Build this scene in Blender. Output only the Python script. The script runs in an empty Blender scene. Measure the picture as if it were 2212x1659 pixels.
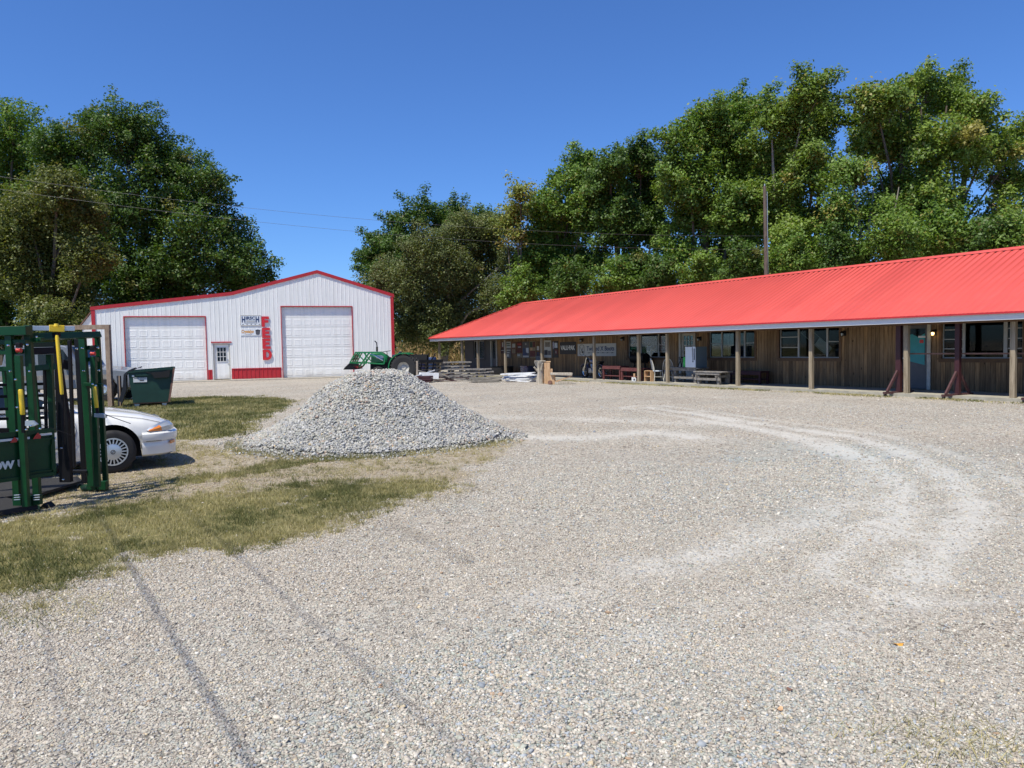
import bpy, math, random
import numpy as np
from mathutils import Vector, Matrix
random.seed(7); rng = np.random.default_rng(7)
S = bpy.context.scene
COL = S.collection
R = math.radians

# ---------------------------------------------------------------- camera
F = 1610.; CX = 1106.; CY = 829.5; H = 1.6
CM = Matrix.Rotation(R(90-2.8), 3, 'X') @ Matrix.Rotation(R(-1.0), 3, 'Z')
cam = bpy.data.cameras.new('camera'); co = bpy.data.objects.new('camera', cam); COL.objects.link(co)
cam.sensor_width = 36; cam.lens = 36*F/2212; cam.clip_end = 3000; cam.clip_start = .05
co.matrix_world = Matrix.Translation((0, 0, H)) @ CM.to_4x4()
S.camera = co

def ray(u, v): return CM @ Vector(((u-CX)/F, -(v-CY)/F, -1))
def G(u, v, z=0):
    d = ray(u, v); t = (z-H)/d.z; return Vector((d.x*t, d.y*t, z))
def at(u, v, Y):
    d = ray(u, v); t = Y/d.y; return Vector((d.x*t, Y, H+d.z*t))

# ---------------------------------------------------------------- materials
MATS = {}
def nodes(name):
    m = bpy.data.materials.new(name); m.use_nodes = True
    nt = m.node_tree; b = nt.nodes['Principled BSDF']; MATS[name] = m
    return m, nt, b
def N(nt, t, **k):
    n = nt.nodes.new(t)
    for a, v in k.items():
        if a in n.inputs: n.inputs[a].default_value = v
        else: setattr(n, a, v)
    return n
def L(nt, a, b): nt.links.new(a, b)
def mixc(nt, fac, a, b, mode='MIX'):
    n = nt.nodes.new('ShaderNodeMix'); n.data_type = 'RGBA'; n.blend_type = mode
    for i, v in ((0, fac), (6, a), (7, b)):
        if hasattr(v, 'links'): L(nt, v, n.inputs[i])
        elif i == 0: n.inputs[0].default_value = v
        else: n.inputs[i].default_value = (*v, 1) if len(v) == 3 else v
    return n.outputs[2]
def mth(nt, op, a, b=None, c=None, clamp=False):
    n = nt.nodes.new('ShaderNodeMath'); n.operation = op; n.use_clamp = clamp
    for i, v in enumerate((a, b, c)):
        if v is None: continue
        if hasattr(v, 'links'): L(nt, v, n.inputs[i])
        else: n.inputs[i].default_value = v
    return n.outputs[0]
def ramp(nt, fac, stops, interp='LINEAR'):
    n = nt.nodes.new('ShaderNodeValToRGB'); n.color_ramp.interpolation = interp
    e = n.color_ramp.elements
    while len(e) < len(stops): e.new(.5)
    for k, (p, c) in enumerate(stops): e[k].position = p; e[k].color = (*c, 1)
    L(nt, fac, n.inputs[0]); return n.outputs[0]
def coords(nt, sc=(1, 1, 1)):
    tc = nt.nodes.new('ShaderNodeTexCoord'); mp = nt.nodes.new('ShaderNodeMapping')
    mp.inputs['Scale'].default_value = sc; L(nt, tc.outputs['Object'], mp.inputs[0]); return mp.outputs[0]
def bump(nt, b, h, strength=.3, dist=.01):
    n = N(nt, 'ShaderNodeBump'); n.inputs['Strength'].default_value = strength; n.inputs['Distance'].default_value = dist
    L(nt, h, n.inputs['Height']); L(nt, n.outputs[0], b.inputs['Normal']); return n
def pm(name, col, rough=.6, metal=0, var=.25, scale=6, bmp=0, coat=0, sc=(1, 1, 1), col2=None, spec=.5, splash=0):
    m, nt, b = nodes(name)
    c = coords(nt, sc)
    nz = N(nt, 'ShaderNodeTexNoise', Scale=scale, Detail=6, Roughness=.65); L(nt, c, nz.inputs['Vector'])
    f = ramp(nt, nz.outputs[0], [(.3, (0, 0, 0)), (.7, (1, 1, 1))])
    d = col2 or tuple(x*(1-var) for x in col)
    cc = mixc(nt, f, d, col)
    if splash:
        s3 = N(nt, 'ShaderNodeSeparateXYZ'); L(nt, coords(nt), s3.inputs[0]); n9 = N(nt, 'ShaderNodeTexNoise', Scale=2.2, Detail=6); L(nt, coords(nt), n9.inputs['Vector'])
        g = mth(nt, 'ADD', mth(nt, 'MULTIPLY', s3.outputs[2], -2.2), mth(nt, 'MULTIPLY', n9.outputs[0], 1.8), clamp=True); cc = mixc(nt, mth(nt, 'MULTIPLY', g, splash), cc, (.34, .27, .18))
        n8 = N(nt, 'ShaderNodeTexNoise', Scale=1.4, Detail=5); L(nt, coords(nt, (4, 4, .25)), n8.inputs['Vector']); cc = mixc(nt, 1., cc, ramp(nt, n8.outputs[0], [(.3, (.90, .90, .89)), (.55, (1, 1, 1))]), 'MULTIPLY')
    L(nt, cc, b.inputs['Base Color'])
    b.inputs['Roughness'].default_value = rough; b.inputs['Metallic'].default_value = metal
    b.inputs['Coat Weight'].default_value = coat; b.inputs['Coat Roughness'].default_value = .05
    b.inputs['Specular IOR Level'].default_value = spec
    if bmp: bump(nt, b, nz.outputs[0], bmp, .01)
    return m
def glassmat(name, tint=(.6, .65, .65), refl=.12):
    m, nt, b = nodes(name); nt.nodes.remove(b); o = nt.nodes['Material Output']
    t = N(nt, 'ShaderNodeBsdfTransparent'); t.inputs[0].default_value = (*tint, 1)
    g = N(nt, 'ShaderNodeBsdfGlossy'); g.inputs['Roughness'].default_value = .03
    fr = N(nt, 'ShaderNodeFresnel', IOR=1.5)
    nz = N(nt, 'ShaderNodeTexNoise', Scale=3.)
    L(nt, ramp(nt, nz.outputs[0], [(.3, (.85, .85, .85)), (.7, (1, 1, 1))]), g.inputs[0])
    mx = N(nt, 'ShaderNodeMixShader'); L(nt, mth(nt, 'MULTIPLY', fr.outputs[0], refl*3), mx.inputs[0])
    L(nt, t.outputs[0], mx.inputs[1]); L(nt, g.outputs[0], mx.inputs[2]); L(nt, mx.outputs[0], o.inputs[0]); return m
def attrmat(name, rough=.8, translucent=0, bmp=0, spec=.3):
    m, nt, b = nodes(name)
    a = N(nt, 'ShaderNodeAttribute', attribute_name='Col')
    nz = N(nt, 'ShaderNodeTexNoise', Scale=40., Detail=3); L(nt, coords(nt), nz.inputs['Vector'])
    c = mixc(nt, 1., a.outputs[0], ramp(nt, nz.outputs[0], [(.2, (.75, .75, .75)), (.8, (1.15, 1.15, 1.15))]), 'MULTIPLY')
    L(nt, c, b.inputs['Base Color']); b.inputs['Roughness'].default_value = rough
    b.inputs['Specular IOR Level'].default_value = spec
    if bmp: bump(nt, b, nz.outputs[0], bmp, .005)
    if translucent:
        t = N(nt, 'ShaderNodeBsdfTranslucent'); L(nt, mixc(nt, 1., c, (1.25, 1.35, .5), 'MULTIPLY'), t.inputs[0])
        mx = N(nt, 'ShaderNodeMixShader'); mx.inputs[0].default_value = translucent
        L(nt, b.outputs[0], mx.inputs[1]); L(nt, t.outputs[0], mx.inputs[2])
        L(nt, mx.outputs[0], nt.nodes['Material Output'].inputs[0])
    return m

M = {}
M['white_steel'] = pm('white_steel', (.85, .85, .81), .38, 0, .06, 2.5, col2=(.80, .80, .765), splash=.5)
M['red_steel'] = pm('red_steel', (.50, .022, .03), .5, 0, .25, 3)
M['letter_red'] = pm('letter_red', (.62, .02, .03), .5, 0, .1, 3)
M['maroon_dust'] = pm('maroon_dust', (.11, .045, .045), .75, 0, .5, 9)
M['door_white'] = pm('door_white', (.88, .88, .84), .45, 0, .05, 3, splash=.4)
M['concrete'] = pm('concrete', (.50, .45, .36), .9, 0, .3, 5, .3)
M['slab'] = pm('slab', (.42, .39, .31), .9, 0, .35, 4, .4)
M['dark'] = pm('dark', (.012, .012, .013), .8, 0, .3, 5)
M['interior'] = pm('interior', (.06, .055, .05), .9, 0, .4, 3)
M['black_rubber'] = pm('black_rubber', (.022, .021, .021), .8, 0, .3, 20, .2)
M['steel'] = pm('steel', (.45, .47, .5), .35, .8, .2, 8)
M['galv'] = pm('galv', (.50, .56, .62), .4, .5, .15, 6)
M['chrome'] = pm('chrome', (.75, .76, .78), .15, 1, .05, 5)
M['green_paint'] = pm('green_paint', (.004, .058, .017), .40, 0, .45, 5, spec=.35)
M['dumpster_green'] = pm('dumpster_green', (.012, .052, .034), .5, 0, .35, 4)
M['tractor_green'] = pm('tractor_green', (.01, .20, .06), .35, 0, .35, 8, coat=.3)
M['yellow_paint'] = pm('yellow_paint', (.85, .58, .03), .4, 0, .12, 6)
M['orange_red'] = pm('orange_red', (.55, .04, .03), .5, 0, .2, 6)
M['black_paint'] = pm('black_paint', (.006, .006, .008), .55, 0, .3, 6, spec=.25)
M['maroon'] = pm('maroon', (.055, .012, .016), .6, 0, .35, 5)
M['maroon_wood'] = pm('maroon_wood', (.17, .05, .045), .7, 0, .5, 7, .2)
M['rust'] = pm('rust', (.25, .13, .09), .8, 0, .5, 9, .2)
M['car_white'] = pm('car_white', (.80, .785, .73), .22, 0, .03, 2, coat=.8)
M['car_shadow_gap'] = pm('car_shadow_gap', (.02, .02, .02), .8, 0, .1, 5)
M['pickup_grey'] = pm('pickup_grey', (.22, .235, .26), .35, .2, .15, 2, coat=.5)
M['car_glass'] = pm('car_glass', (.012, .02, .03), .06, 0, .4, 1.5)
M['hubcap'] = pm('hubcap', (.62, .66, .70), .3, .6, .1, 9)
M['amber'] = pm('amber', (.75, .22, .02), .15, 0, .2, 14, coat=.8)
M['lamp_lens'] = pm('lamp_lens', (.55, .58, .58), .08, .3, .3, 10, coat=1)
M['white_paint'] = pm('white_paint', (.72, .72, .70), .5, 0, .1, 8)
M['white_board'] = pm('white_board', (.80, .80, .78), .6, 0, .2, 8)
M['trim_white'] = pm('trim_white', (.55, .53, .47), .6, 0, .3, 6)
M['trim_brown'] = pm('trim_brown', (.16, .085, .04), .7, 0, .4, 7, .2)
M['window_frame'] = pm('window_frame', (.42, .42, .40), .5, 0, .2, 8)
M['fascia'] = pm('fascia', (.66, .67, .68), .45, 0, .06, 2)
M['soffit'] = pm('soffit', (.16, .12, .08), .8, 0, .3, 4)
M['glass'] = glassmat('glass')
M['fridge_white'] = pm('fridge_white', (.70, .74, .78), .35, 0, .05, 3)
M['fridge_grey'] = pm('fridge_grey', (.13, .17, .19), .5, 0, .1, 3)
M['bright_green'] = pm('bright_green', (.06, .55, .10), .5, 0, .15, 5)
M['teal'] = pm('teal', (.03, .32, .34), .45, 0, .25, 3)
M['navy'] = pm('navy', (.012, .015, .07), .5, 0, .4, 5)
M['door_grey'] = pm('door_grey', (.10, .10, .11), .5, 0, .2, 5)
M['grey_siding'] = pm('grey_siding', (.085, .083, .085), .7, 0, .15, 5, sc=(1, 1, 5))
M['blue_plastic'] = pm('blue_plastic', (.03, .06, .16), .5, 0, .3, 3)
M['tarp'] = pm('tarp', (.02, .022, .026), .5, 0, .4, 6, .5)
M['stone_block'] = pm('stone_block', (.34, .32, .29), .9, 0, .45, 5, .5)
M['bark'] = pm('bark', (.16, .125, .095), .9, 0, .5, 5, .6, sc=(3, 3, .6))
M['bark_pale'] = pm('bark_pale', (.34, .30, .24), .9, 0, .4, 5, .5, sc=(3, 3, .6))
M['stake'] = pm('stake', (.42, .35, .27), .9, 0, .3, 12, .3)
M['wire'] = pm('wire', (.10, .10, .10), .5, .2, .1, 2)
M['purple_tank'] = pm('purple_tank', (.10, .10, .17), .25, .3, .2, 5, coat=.8)
M['seat_black'] = pm('seat_black', (.02, .02, .022), .55, 0, .2, 9)
M['sign_cream'] = pm('sign_cream', (.50, .50, .47), .5, 0, .12, 5)
M['sign_black'] = pm('sign_black', (.02, .02, .022), .5, 0, .3, 5)
M['ink_black'] = pm('ink_black', (.02, .02, .03), .5, 0, .2, 9)
M['ink_navy'] = pm('ink_navy', (.03, .06, .15), .5, 0, .2, 9)
M['ink_white'] = pm('ink_white', (.75, .75, .72), .5, 0, .1, 9)
M['ink_orange'] = pm('ink_orange', (.80, .38, .05), .5, 0, .25, 9)
M['sign_white'] = pm('sign_white', (.74, .78, .80), .45, 0, .06, 4)
M['leaf'] = attrmat('leaf', .5, .30, spec=.35)
M['stone_attr'] = attrmat('stone_attr', .85, 0, .3)
M['grass_blade'] = attrmat('grass_blade', .7, .25)
M['straw'] = attrmat('straw', .8, .2)
def emi(name, col, s):
    m, nt, b = nodes(name); b.inputs['Emission Color'].default_value = (*col, 1); b.inputs['Emission Strength'].default_value = s
    nz = N(nt, 'ShaderNodeTexNoise', Scale=9.); L(nt, mixc(nt, nz.outputs[0], col, (1, 1, 1)), b.inputs['Base Color']); return m
M['lamp_on'] = emi('lamp_on', (1, .66, .25), 5)

def woodmat(name, c1, c2, grain=(18, 18, 1.2), knots=False, plank=0, weather=None, axis=0):
    m, nt, b = nodes(name); c = coords(nt, grain); raw = coords(nt)
    nz = N(nt, 'ShaderNodeTexNoise', Scale=1.4, Detail=7, Roughness=.65, Distortion=.6); L(nt, c, nz.inputs['Vector'])
    f = ramp(nt, nz.outputs[0], [(.3, (0, 0, 0)), (.7, (1, 1, 1))])
    colr = mixc(nt, f, c1, c2); h = nz.outputs[0]
    sp = N(nt, 'ShaderNodeSeparateXYZ'); L(nt, raw, sp.inputs[0])
    if plank:
        q = mth(nt, 'DIVIDE', sp.outputs[axis], plank)
        wn = N(nt, 'ShaderNodeTexWhiteNoise', noise_dimensions='1D'); L(nt, mth(nt, 'FLOOR', q), wn.inputs['W'])
        colr = mixc(nt, 1., colr, ramp(nt, wn.outputs[0], [(0, (.62, .6, .58)), (.5, (1, 1, 1)), (1, (1.3, 1.2, 1.05))]), 'MULTIPLY')
        fr = mth(nt, 'FRACT', q); gr = mth(nt, 'LESS_THAN', mth(nt, 'ABSOLUTE', mth(nt, 'SUBTRACT', fr, .5)), .455)
        colr = mixc(nt, gr, (.02, .014, .01), colr); h = mth(nt, 'ADD', mth(nt, 'MULTIPLY', h, .25), gr)
    if knots:
        vo = N(nt, 'ShaderNodeTexVoronoi', Scale=1.); L(nt, coords(nt, (4.5, 4.5, 2.0)), vo.inputs['Vector'])
        k = mth(nt, 'LESS_THAN', mth(nt, 'ADD', vo.outputs['Distance'], mth(nt, 'MULTIPLY', nz.outputs[0], .12)), .15)
        colr = mixc(nt, mth(nt, 'MULTIPLY', k, .8), colr, (.03, .018, .01))
    if weather:
        g = mth(nt, 'ADD', mth(nt, 'MULTIPLY', sp.outputs[2], -.75), 1.05)
        n2 = N(nt, 'ShaderNodeTexNoise', Scale=1.3, Detail=5); L(nt, coords(nt, (2.5, 2.5, .8)), n2.inputs['Vector'])
        g = mth(nt, 'ADD', g, mth(nt, 'MULTIPLY', mth(nt, 'SUBTRACT', n2.outputs[0], .5), 1.6), clamp=True)
        colr = mixc(nt, mth(nt, 'MULTIPLY', g, .75), colr, mixc(nt, 1., mixc(nt, f, tuple(x*.7 for x in weather), weather), colr, 'SOFT_LIGHT'))
    L(nt, colr, b.inputs['Base Color']); b.inputs['Roughness'].default_value = .85
    b.inputs['Specular IOR Level'].default_value = .25
    bump(nt, b, h, .5, .008); return m
M['plank_wall'] = woodmat('plank_wall', (.17, .10, .05), (.40, .27, .155), knots=True, plank=.14, weather=(.26, .22, .18))
M['post_wood'] = woodmat('post_wood', (.18, .14, .09), (.40, .33, .235))
M['grey_wood'] = woodmat('grey_wood', (.12, .108, .095), (.31, .285, .255), (6, 6, 6))
M['frame_wood'] = woodmat('frame_wood', (.20, .14, .10), (.38, .29, .22), (8, 8, 3))
M['fresh_wood'] = woodmat('fresh_wood', (.45, .25, .13), (.68, .47, .27), (14, 14, 2))
M['log_wood'] = woodmat('log_wood', (.28, .23, .17), (.62, .56, .45), (10, 10, 2))
M['table_wood'] = woodmat('table_wood', (.12, .11, .09), (.32, .29, .24), (3, 14, 14))

# ---------------------------------------------------------------- mesh builder
class MB:
    def __init__(s): s.v = []; s.f = []; s.m = []
    def add(s, vs, fs, mi=0):
        k = len(s.v); s.v += [tuple(p) for p in vs]; s.f += [tuple(i+k for i in f) for f in fs]; s.m += [mi]*len(fs); return s
    def box(s, x0, x1, y0, y1, z0, z1, mi=0):
        return s.add([(x0, y0, z0), (x1, y0, z0), (x1, y1, z0), (x0, y1, z0), (x0, y0, z1), (x1, y0, z1), (x1, y1, z1), (x0, y1, z1)],
                     [(0, 3, 2, 1), (4, 5, 6, 7), (0, 1, 5, 4), (1, 2, 6, 5), (2, 3, 7, 6), (3, 0, 4, 7)], mi)
    def bar(s, a, b, w, h, mi=0, up=(0, 0, 1), taper=1):
        a = Vector(a); b = Vector(b); d = (b-a).normalized(); up = Vector(up)
        if abs(d.dot(up)) > .98: up = Vector((0, 1, 0))
        x = d.cross(up).normalized(); z = x.cross(d).normalized(); vs = []
        for p, t in ((a, 1), (b, taper)):
            for i, j in ((-1, -1), (1, -1), (1, 1), (-1, 1)): vs.append(p+x*(w/2*i*t)+z*(h/2*j*t))
        return s.add(vs, [(0, 1, 2, 3), (7, 6, 5, 4), (0, 4, 5, 1), (1, 5, 6, 2), (2, 6, 7, 3), (3, 7, 4, 0)], mi)
    def tube(s, pts, r, n=8, mi=0, cap=True):
        pts = [Vector(p) for p in pts]; rs = r if isinstance(r, (list, tuple)) else [r]*len(pts); vs = []; fs = []
        prev = None
        for i, p in enumerate(pts):
            d = (pts[min(i+1, len(pts)-1)]-pts[max(i-1, 0)]).normalized()
            if prev is None:
                x = d.cross(Vector((0, 0, 1)) if abs(d.z) < .9 else Vector((1, 0, 0))).normalized()
            else: x = (prev-d*prev.dot(d)).normalized()
            prev = x; y = d.cross(x)
            for k in range(n):
                a = 2*math.pi*k/n; vs.append(p+x*(rs[i]*math.cos(a))+y*(rs[i]*math.sin(a)))
        for i in range(len(pts)-1):
            for k in range(n): fs.append((i*n+k, i*n+(k+1) % n, (i+1)*n+(k+1) % n, (i+1)*n+k))
        if cap: fs.append(tuple(range(n-1, -1, -1))); fs.append(tuple(range((len(pts)-1)*n, len(pts)*n)))
        return s.add(vs, fs, mi)
    def lathe(s, prof, c=(0, 0, 0), axis='z', n=24, mi=0):
        vs = []; fs = []
        for r, h in prof:
            for k in range(n):
                a = 2*math.pi*k/n; p = (r*math.cos(a), r*math.sin(a), h)
                if axis == 'y': p = (p[0], p[2], p[1])
                if axis == 'x': p = (p[2], p[0], p[1])
                vs.append((p[0]+c[0], p[1]+c[1], p[2]+c[2]))
        for i in range(len(prof)-1):
            for k in range(n): fs.append((i*n+k, i*n+(k+1) % n, (i+1)*n+(k+1) % n, (i+1)*n+k))
        return s.add(vs, fs, mi)
    def prism(s, poly, d, a=0, b=1, mi=0):
        # poly: list of points (3D), extruded along vector d
        k = len(poly); d = Vector(d); P = [Vector(p) for p in poly]
        return s.add(P+[p+d for p in P], [tuple(range(k-1, -1, -1)), tuple(range(k, 2*k))]+[(i, (i+1) % k, k+(i+1) % k, k+i) for i in range(k)], mi)
    def quad(s, a, b, c, d, mi=0): return s.add([a, b, c, d], [(0, 1, 2, 3)], mi)
    def build(s, name, mats, parent=None, smooth=False, bevel=0, fix=True):
        me = bpy.data.meshes.new(name); me.from_pydata(s.v, [], s.f)
        if not isinstance(mats, (list, tuple)): mats = [mats]
        for m in mats: me.materials.append(M[m] if isinstance(m, str) else m)
        me.polygons.foreach_set('material_index', s.m)
        if fix:
            import bmesh
            bm = bmesh.new(); bm.from_mesh(me); bmesh.ops.recalc_face_normals(bm, faces=bm.faces); bm.to_mesh(me); bm.free()
        o = bpy.data.objects.new(name, me); COL.objects.link(o)
        if parent: o.parent = parent
        if smooth:
            me.polygons.foreach_set('use_smooth', [True]*len(me.polygons))
            try: me.set_sharp_from_angle(angle=R(38))
            except Exception: pass
        if bevel:
            md = o.modifiers.new('b', 'BEVEL'); md.width = bevel; md.segments = 2; md.limit_method = 'ANGLE'
        return o
def tag(o, label=None, cat=None, group=None, kind=None):
    if label: o['label'] = label
    if cat: o['category'] = cat
    if group: o['group'] = group
    if kind: o['kind'] = kind
    return o
def thing(name, label, cat, loc=(0, 0, 0), rz=0, group=None):
    o = bpy.data.objects.new(name, None); COL.objects.link(o); o.location = loc; o.rotation_euler = (0, 0, rz)
    o.empty_display_size = .2
    return tag(o, label, cat, group)
def copy_tree(o, parent=None):
    c = o.copy(); COL.objects.link(c)
    if parent: c.parent = parent
    for ch in list(o.children): copy_tree(ch, c)
    return c
def text(body, size, name, mat, parent, loc, ext=.004, align='LEFT', shear=0, bold=0, xs=1, rot=(R(90), 0, 0)):
    cu = bpy.data.curves.new('t', 'FONT'); cu.body = body; cu.size = size; cu.extrude = ext; cu.align_x = align
    cu.shear = shear; cu.offset = bold; cu.resolution_u = 3
    t = bpy.data.objects.new('t', cu); COL.objects.link(t)
    dg = bpy.context.evaluated_depsgraph_get(); me = bpy.data.meshes.new_from_object(t.evaluated_get(dg))
    COL.objects.unlink(t); bpy.data.objects.remove(t)
    me.materials.clear(); me.materials.append(M[mat]); me.name = name
    o = bpy.data.objects.new(name, me); COL.objects.link(o); o.parent = parent
    o.location = loc; o.rotation_euler = rot; o.scale = (xs, 1, 1); return o
def fit_text(body, name, mat, parent, x0, x1, z0, z1, y=-.004, bold=0, shear=0):
    o = text(body, 1., name, mat, parent, (0, 0, 0), .002, bold=bold, shear=shear)
    xs_ = [v.co.x for v in o.data.vertices]; ys_ = [v.co.y for v in o.data.vertices]
    sx = (x1-x0)/(max(xs_)-min(xs_)); sy = (z1-z0)/(max(ys_)-min(ys_))
    for v in o.data.vertices: v.co.x = (v.co.x-min(xs_))*sx; v.co.y = (v.co.y-min(ys_))*sy
    o.location = (x0, y, z0); return o
def npmesh(name, V, Fc, mat, cols=None, smooth=False, quads=4):
    me = bpy.data.meshes.new(name); nv = len(V); nf = len(Fc)
    me.vertices.add(nv); me.vertices.foreach_set('co', V.astype(np.float32).ravel())
    me.loops.add(nf*quads); me.loops.foreach_set('vertex_index', Fc.astype(np.int32).ravel())
    me.polygons.add(nf); me.polygons.foreach_set('loop_start', np.arange(0, nf*quads, quads, dtype=np.int32))
    try: me.polygons.foreach_set('loop_total', np.full(nf, quads, dtype=np.int32))
    except Exception: pass
    if smooth: me.polygons.foreach_set('use_smooth', np.ones(nf, dtype=bool))
    if cols is not None:
        ca = me.color_attributes.new('Col', 'FLOAT_COLOR', 'POINT')
        c4 = np.ones((nv, 4), np.float32); c4[:, :3] = cols; ca.data.foreach_set('color', c4.ravel())
    me.update(); me.validate()
    me.materials.append(M[mat] if isinstance(mat, str) else mat)
    o = bpy.data.objects.new(name, me); COL.objects.link(o); return o

# ---------------------------------------------------------------- value noise
_lat = rng.random((256, 256))
def vnoise(x, y, s=1.):
    x = x*s+100; y = y*s+100; xi = np.floor(x).astype(int); yi = np.floor(y).astype(int); fx = x-xi; fy = y-yi
    fx = fx*fx*(3-2*fx); fy = fy*fy*(3-2*fy); g = lambda a, b: _lat[a % 256, b % 256]
    return (g(xi, yi)*(1-fx)+g(xi+1, yi)*fx)*(1-fy)+(g(xi, yi+1)*(1-fx)+g(xi+1, yi+1)*fx)*fy
def fbm(x, y, s=1.): return (vnoise(x, y, s)+.5*vnoise(x, y, s*2.1)+.25*vnoise(x, y, s*4.3))/1.75
def polysd(x, y, P):
    P = np.array([(p[0], p[1]) for p in P]); d = np.full(x.shape, 1e9); ins = np.zeros(x.shape, bool)
    for i in range(len(P)):
        a = P[i]; b = P[(i+1) % len(P)]; e = b-a; t = np.clip(((x-a[0])*e[0]+(y-a[1])*e[1])/(e@e), 0, 1)
        d = np.minimum(d, np.hypot(x-a[0]-t*e[0], y-a[1]-t*e[1]))
        c = (a[1] > y) != (b[1] > y); xx = a[0]+(y-a[1])/(b[1]-a[1]+1e-12)*(b[0]-a[0]); ins ^= c & (x < xx)
    return np.where(ins, d, -d)
def lined(x, y, P):
    P = np.array([(p[0], p[1]) for p in P]); d = np.full(x.shape, 1e9)
    for i in range(len(P)-1):
        a = P[i]; b = P[i+1]; e = b-a; t = np.clip(((x-a[0])*e[0]+(y-a[1])*e[1])/(e@e), 0, 1)
        d = np.minimum(d, np.hypot(x-a[0]-t*e[0], y-a[1]-t*e[1]))
    return d
ss = lambda a, b, x: np.clip((x-a)/(b-a), 0, 1)**2*(3-2*np.clip((x-a)/(b-a), 0, 1))
gp = lambda *p: [G(u, v) for u, v in p]
GA = gp((0, 1290), (130, 1258), (260, 1222), (400, 1195), (560, 1180), (700, 1140), (780, 1105), (900, 1080), (985, 1055), (960, 1035), (800, 1042), (640, 1052), (480, 1072), (330, 1080), (200, 1100), (60, 1118), (0, 1128))+[Vector((-9, 8.5, 0)), Vector((-9, 3.6, 0))]
GB = gp((330, 1050), (400, 1032), (480, 1016), (560, 1003), (640, 992), (720, 984), (800, 978), (900, 970), (940, 976), (820, 992), (700, 1002), (620, 1018), (520, 1034), (430, 1046))
GC = gp((350, 948), (430, 951), (520, 942), (560, 905), (620, 878), (640, 864), (560, 857), (430, 858), (240, 864))+[Vector((-18, 26.5, 0)), Vector((-60, 20, 0)), Vector((-60, 15, 0)), Vector((-9, 13.2, 0))]
GD = [Vector((-21.5, 62, 0)), Vector((-30, 36, 0)), Vector((-200, 20, 0)), Vector((-400, 500, 0)), Vector((-20, 500, 0))]
DD = gp((0, 1132), (330, 1085), (700, 1050), (1010, 1050), (1040, 1010), (1100, 955), (940, 950), (700, 985), (520, 970), (390, 950), (300, 990), (0, 1060))+[Vector((-12, 9.5, 0)), Vector((-12, 8.2, 0))]
T1 = gp((1080, 942), (1250, 946), (1400, 932), (1500, 945))
T2 = gp((1400, 880), (1650, 915), (1850, 945), (1990, 990), (2080, 1050), (2110, 1110), (2060, 1170), (1990, 1235))
T3 = gp((1500, 890), (1750, 950), (1870, 1010), (1850, 1090), (1700, 1160), (1450, 1230), (1200, 1290))
T4 = gp((1010, 900), (1250, 905), (1500, 915))
T5 = gp((1500, 905), (1700, 940), (1850, 985), (1950, 1040), (1960, 1100), (1900, 1160))
T7 = gp((2000, 1225), (1930, 1290), (1820, 1350), (1700, 1400))
T8 = gp((1950, 1120), (1800, 1210), (1600, 1290), (1350, 1380))
T6 = gp((1350, 1225), (1550, 1185), (1700, 1130), (1800, 1080))
K1 = gp((285, 1225), (350, 1320), (420, 1440), (490, 1570), (545, 1659))
K2 = gp((530, 1215), (640, 1310), (720, 1385), (800, 1450))
K3 = gp((850, 1130), (930, 1170), (1010, 1215))
def grassm(x, y):
    n = (fbm(x, y, 1.1)-.5)*1.2+(fbm(x, y, 5)-.5)*.9+(fbm(x, y, 14)-.5)*.5
    a = ss(-.28, .26, polysd(x, y, GA)+n*.42)*ss(.20, .42, fbm(x+9, y, 1.7)+.12)
    b = ss(-.1, .2, polysd(x, y, GB)+n*.5)*.8
    c = ss(-.3, .3, polysd(x, y, GC)+n*.7)*(.65+.35*ss(.3, .5, fbm(x, y, .8)))
    d = ss(-2, 2, polysd(x, y, GD)+n*2)
    return np.maximum(np.maximum(a, b), np.maximum(c, d))
def dirtm(x, y): return ss(-.25, .35, polysd(x, y, DD)+(fbm(x+3, y, 1.6)-.5)*1.2)
def trackm(x, y):
    w = (fbm(x, y, 2.5)-.5)*.28; m_ = .8+.7*fbm(x, y, 1.3)
    t = 1.0*np.exp(-((lined(x, y, T2)+w)/.20)**2)+.6*np.exp(-((lined(x, y, T2)-.62+w)/.12)**2)+.45*np.exp(-((lined(x, y, T3)+w)/.25)**2)+.8*np.exp(-((lined(x, y, T1)+w)/.45)**2)+.5*np.exp(-((lined(x, y, T4)+w)/.5)**2)+.55*np.exp(-((lined(x, y, T5)+w)/.22)**2)+.45*np.exp(-((lined(x, y, T6)+w)/.25)**2)+.5*np.exp(-((lined(x, y, T7)+w)/.22)**2)+.42*np.exp(-((lined(x, y, T8)+w)/.16)**2)
    t = t*m_+.12*ss(.55, .7, fbm(x+5, y, .9))
    return np.clip(t, 0, 1)
def darkm(x, y):  # mask of the painted wire shadow, also darkens the loose stones
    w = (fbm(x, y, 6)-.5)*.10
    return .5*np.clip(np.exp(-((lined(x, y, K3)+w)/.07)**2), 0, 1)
def bluem(x, y):
    c = G(1250, 1560); b1 = 1.15*np.exp(-(((x-c.x)/1.5)**2+((y-c.y)/1.1)**2))
    c = G(1900, 990); b2 = np.exp(-(((x-c.x)/1.6)**2+((y-c.y)/1.7)**2))*.9
    c = G(1650, 1060); b3 = np.exp(-(((x-c.x)/2.6)**2+((y-c.y)/2.4)**2))*.5
    return np.clip((b1+b2+b3)*(.5+1.2*(fbm(x, y, 2.2)-.35)), 0, 1)

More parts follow.
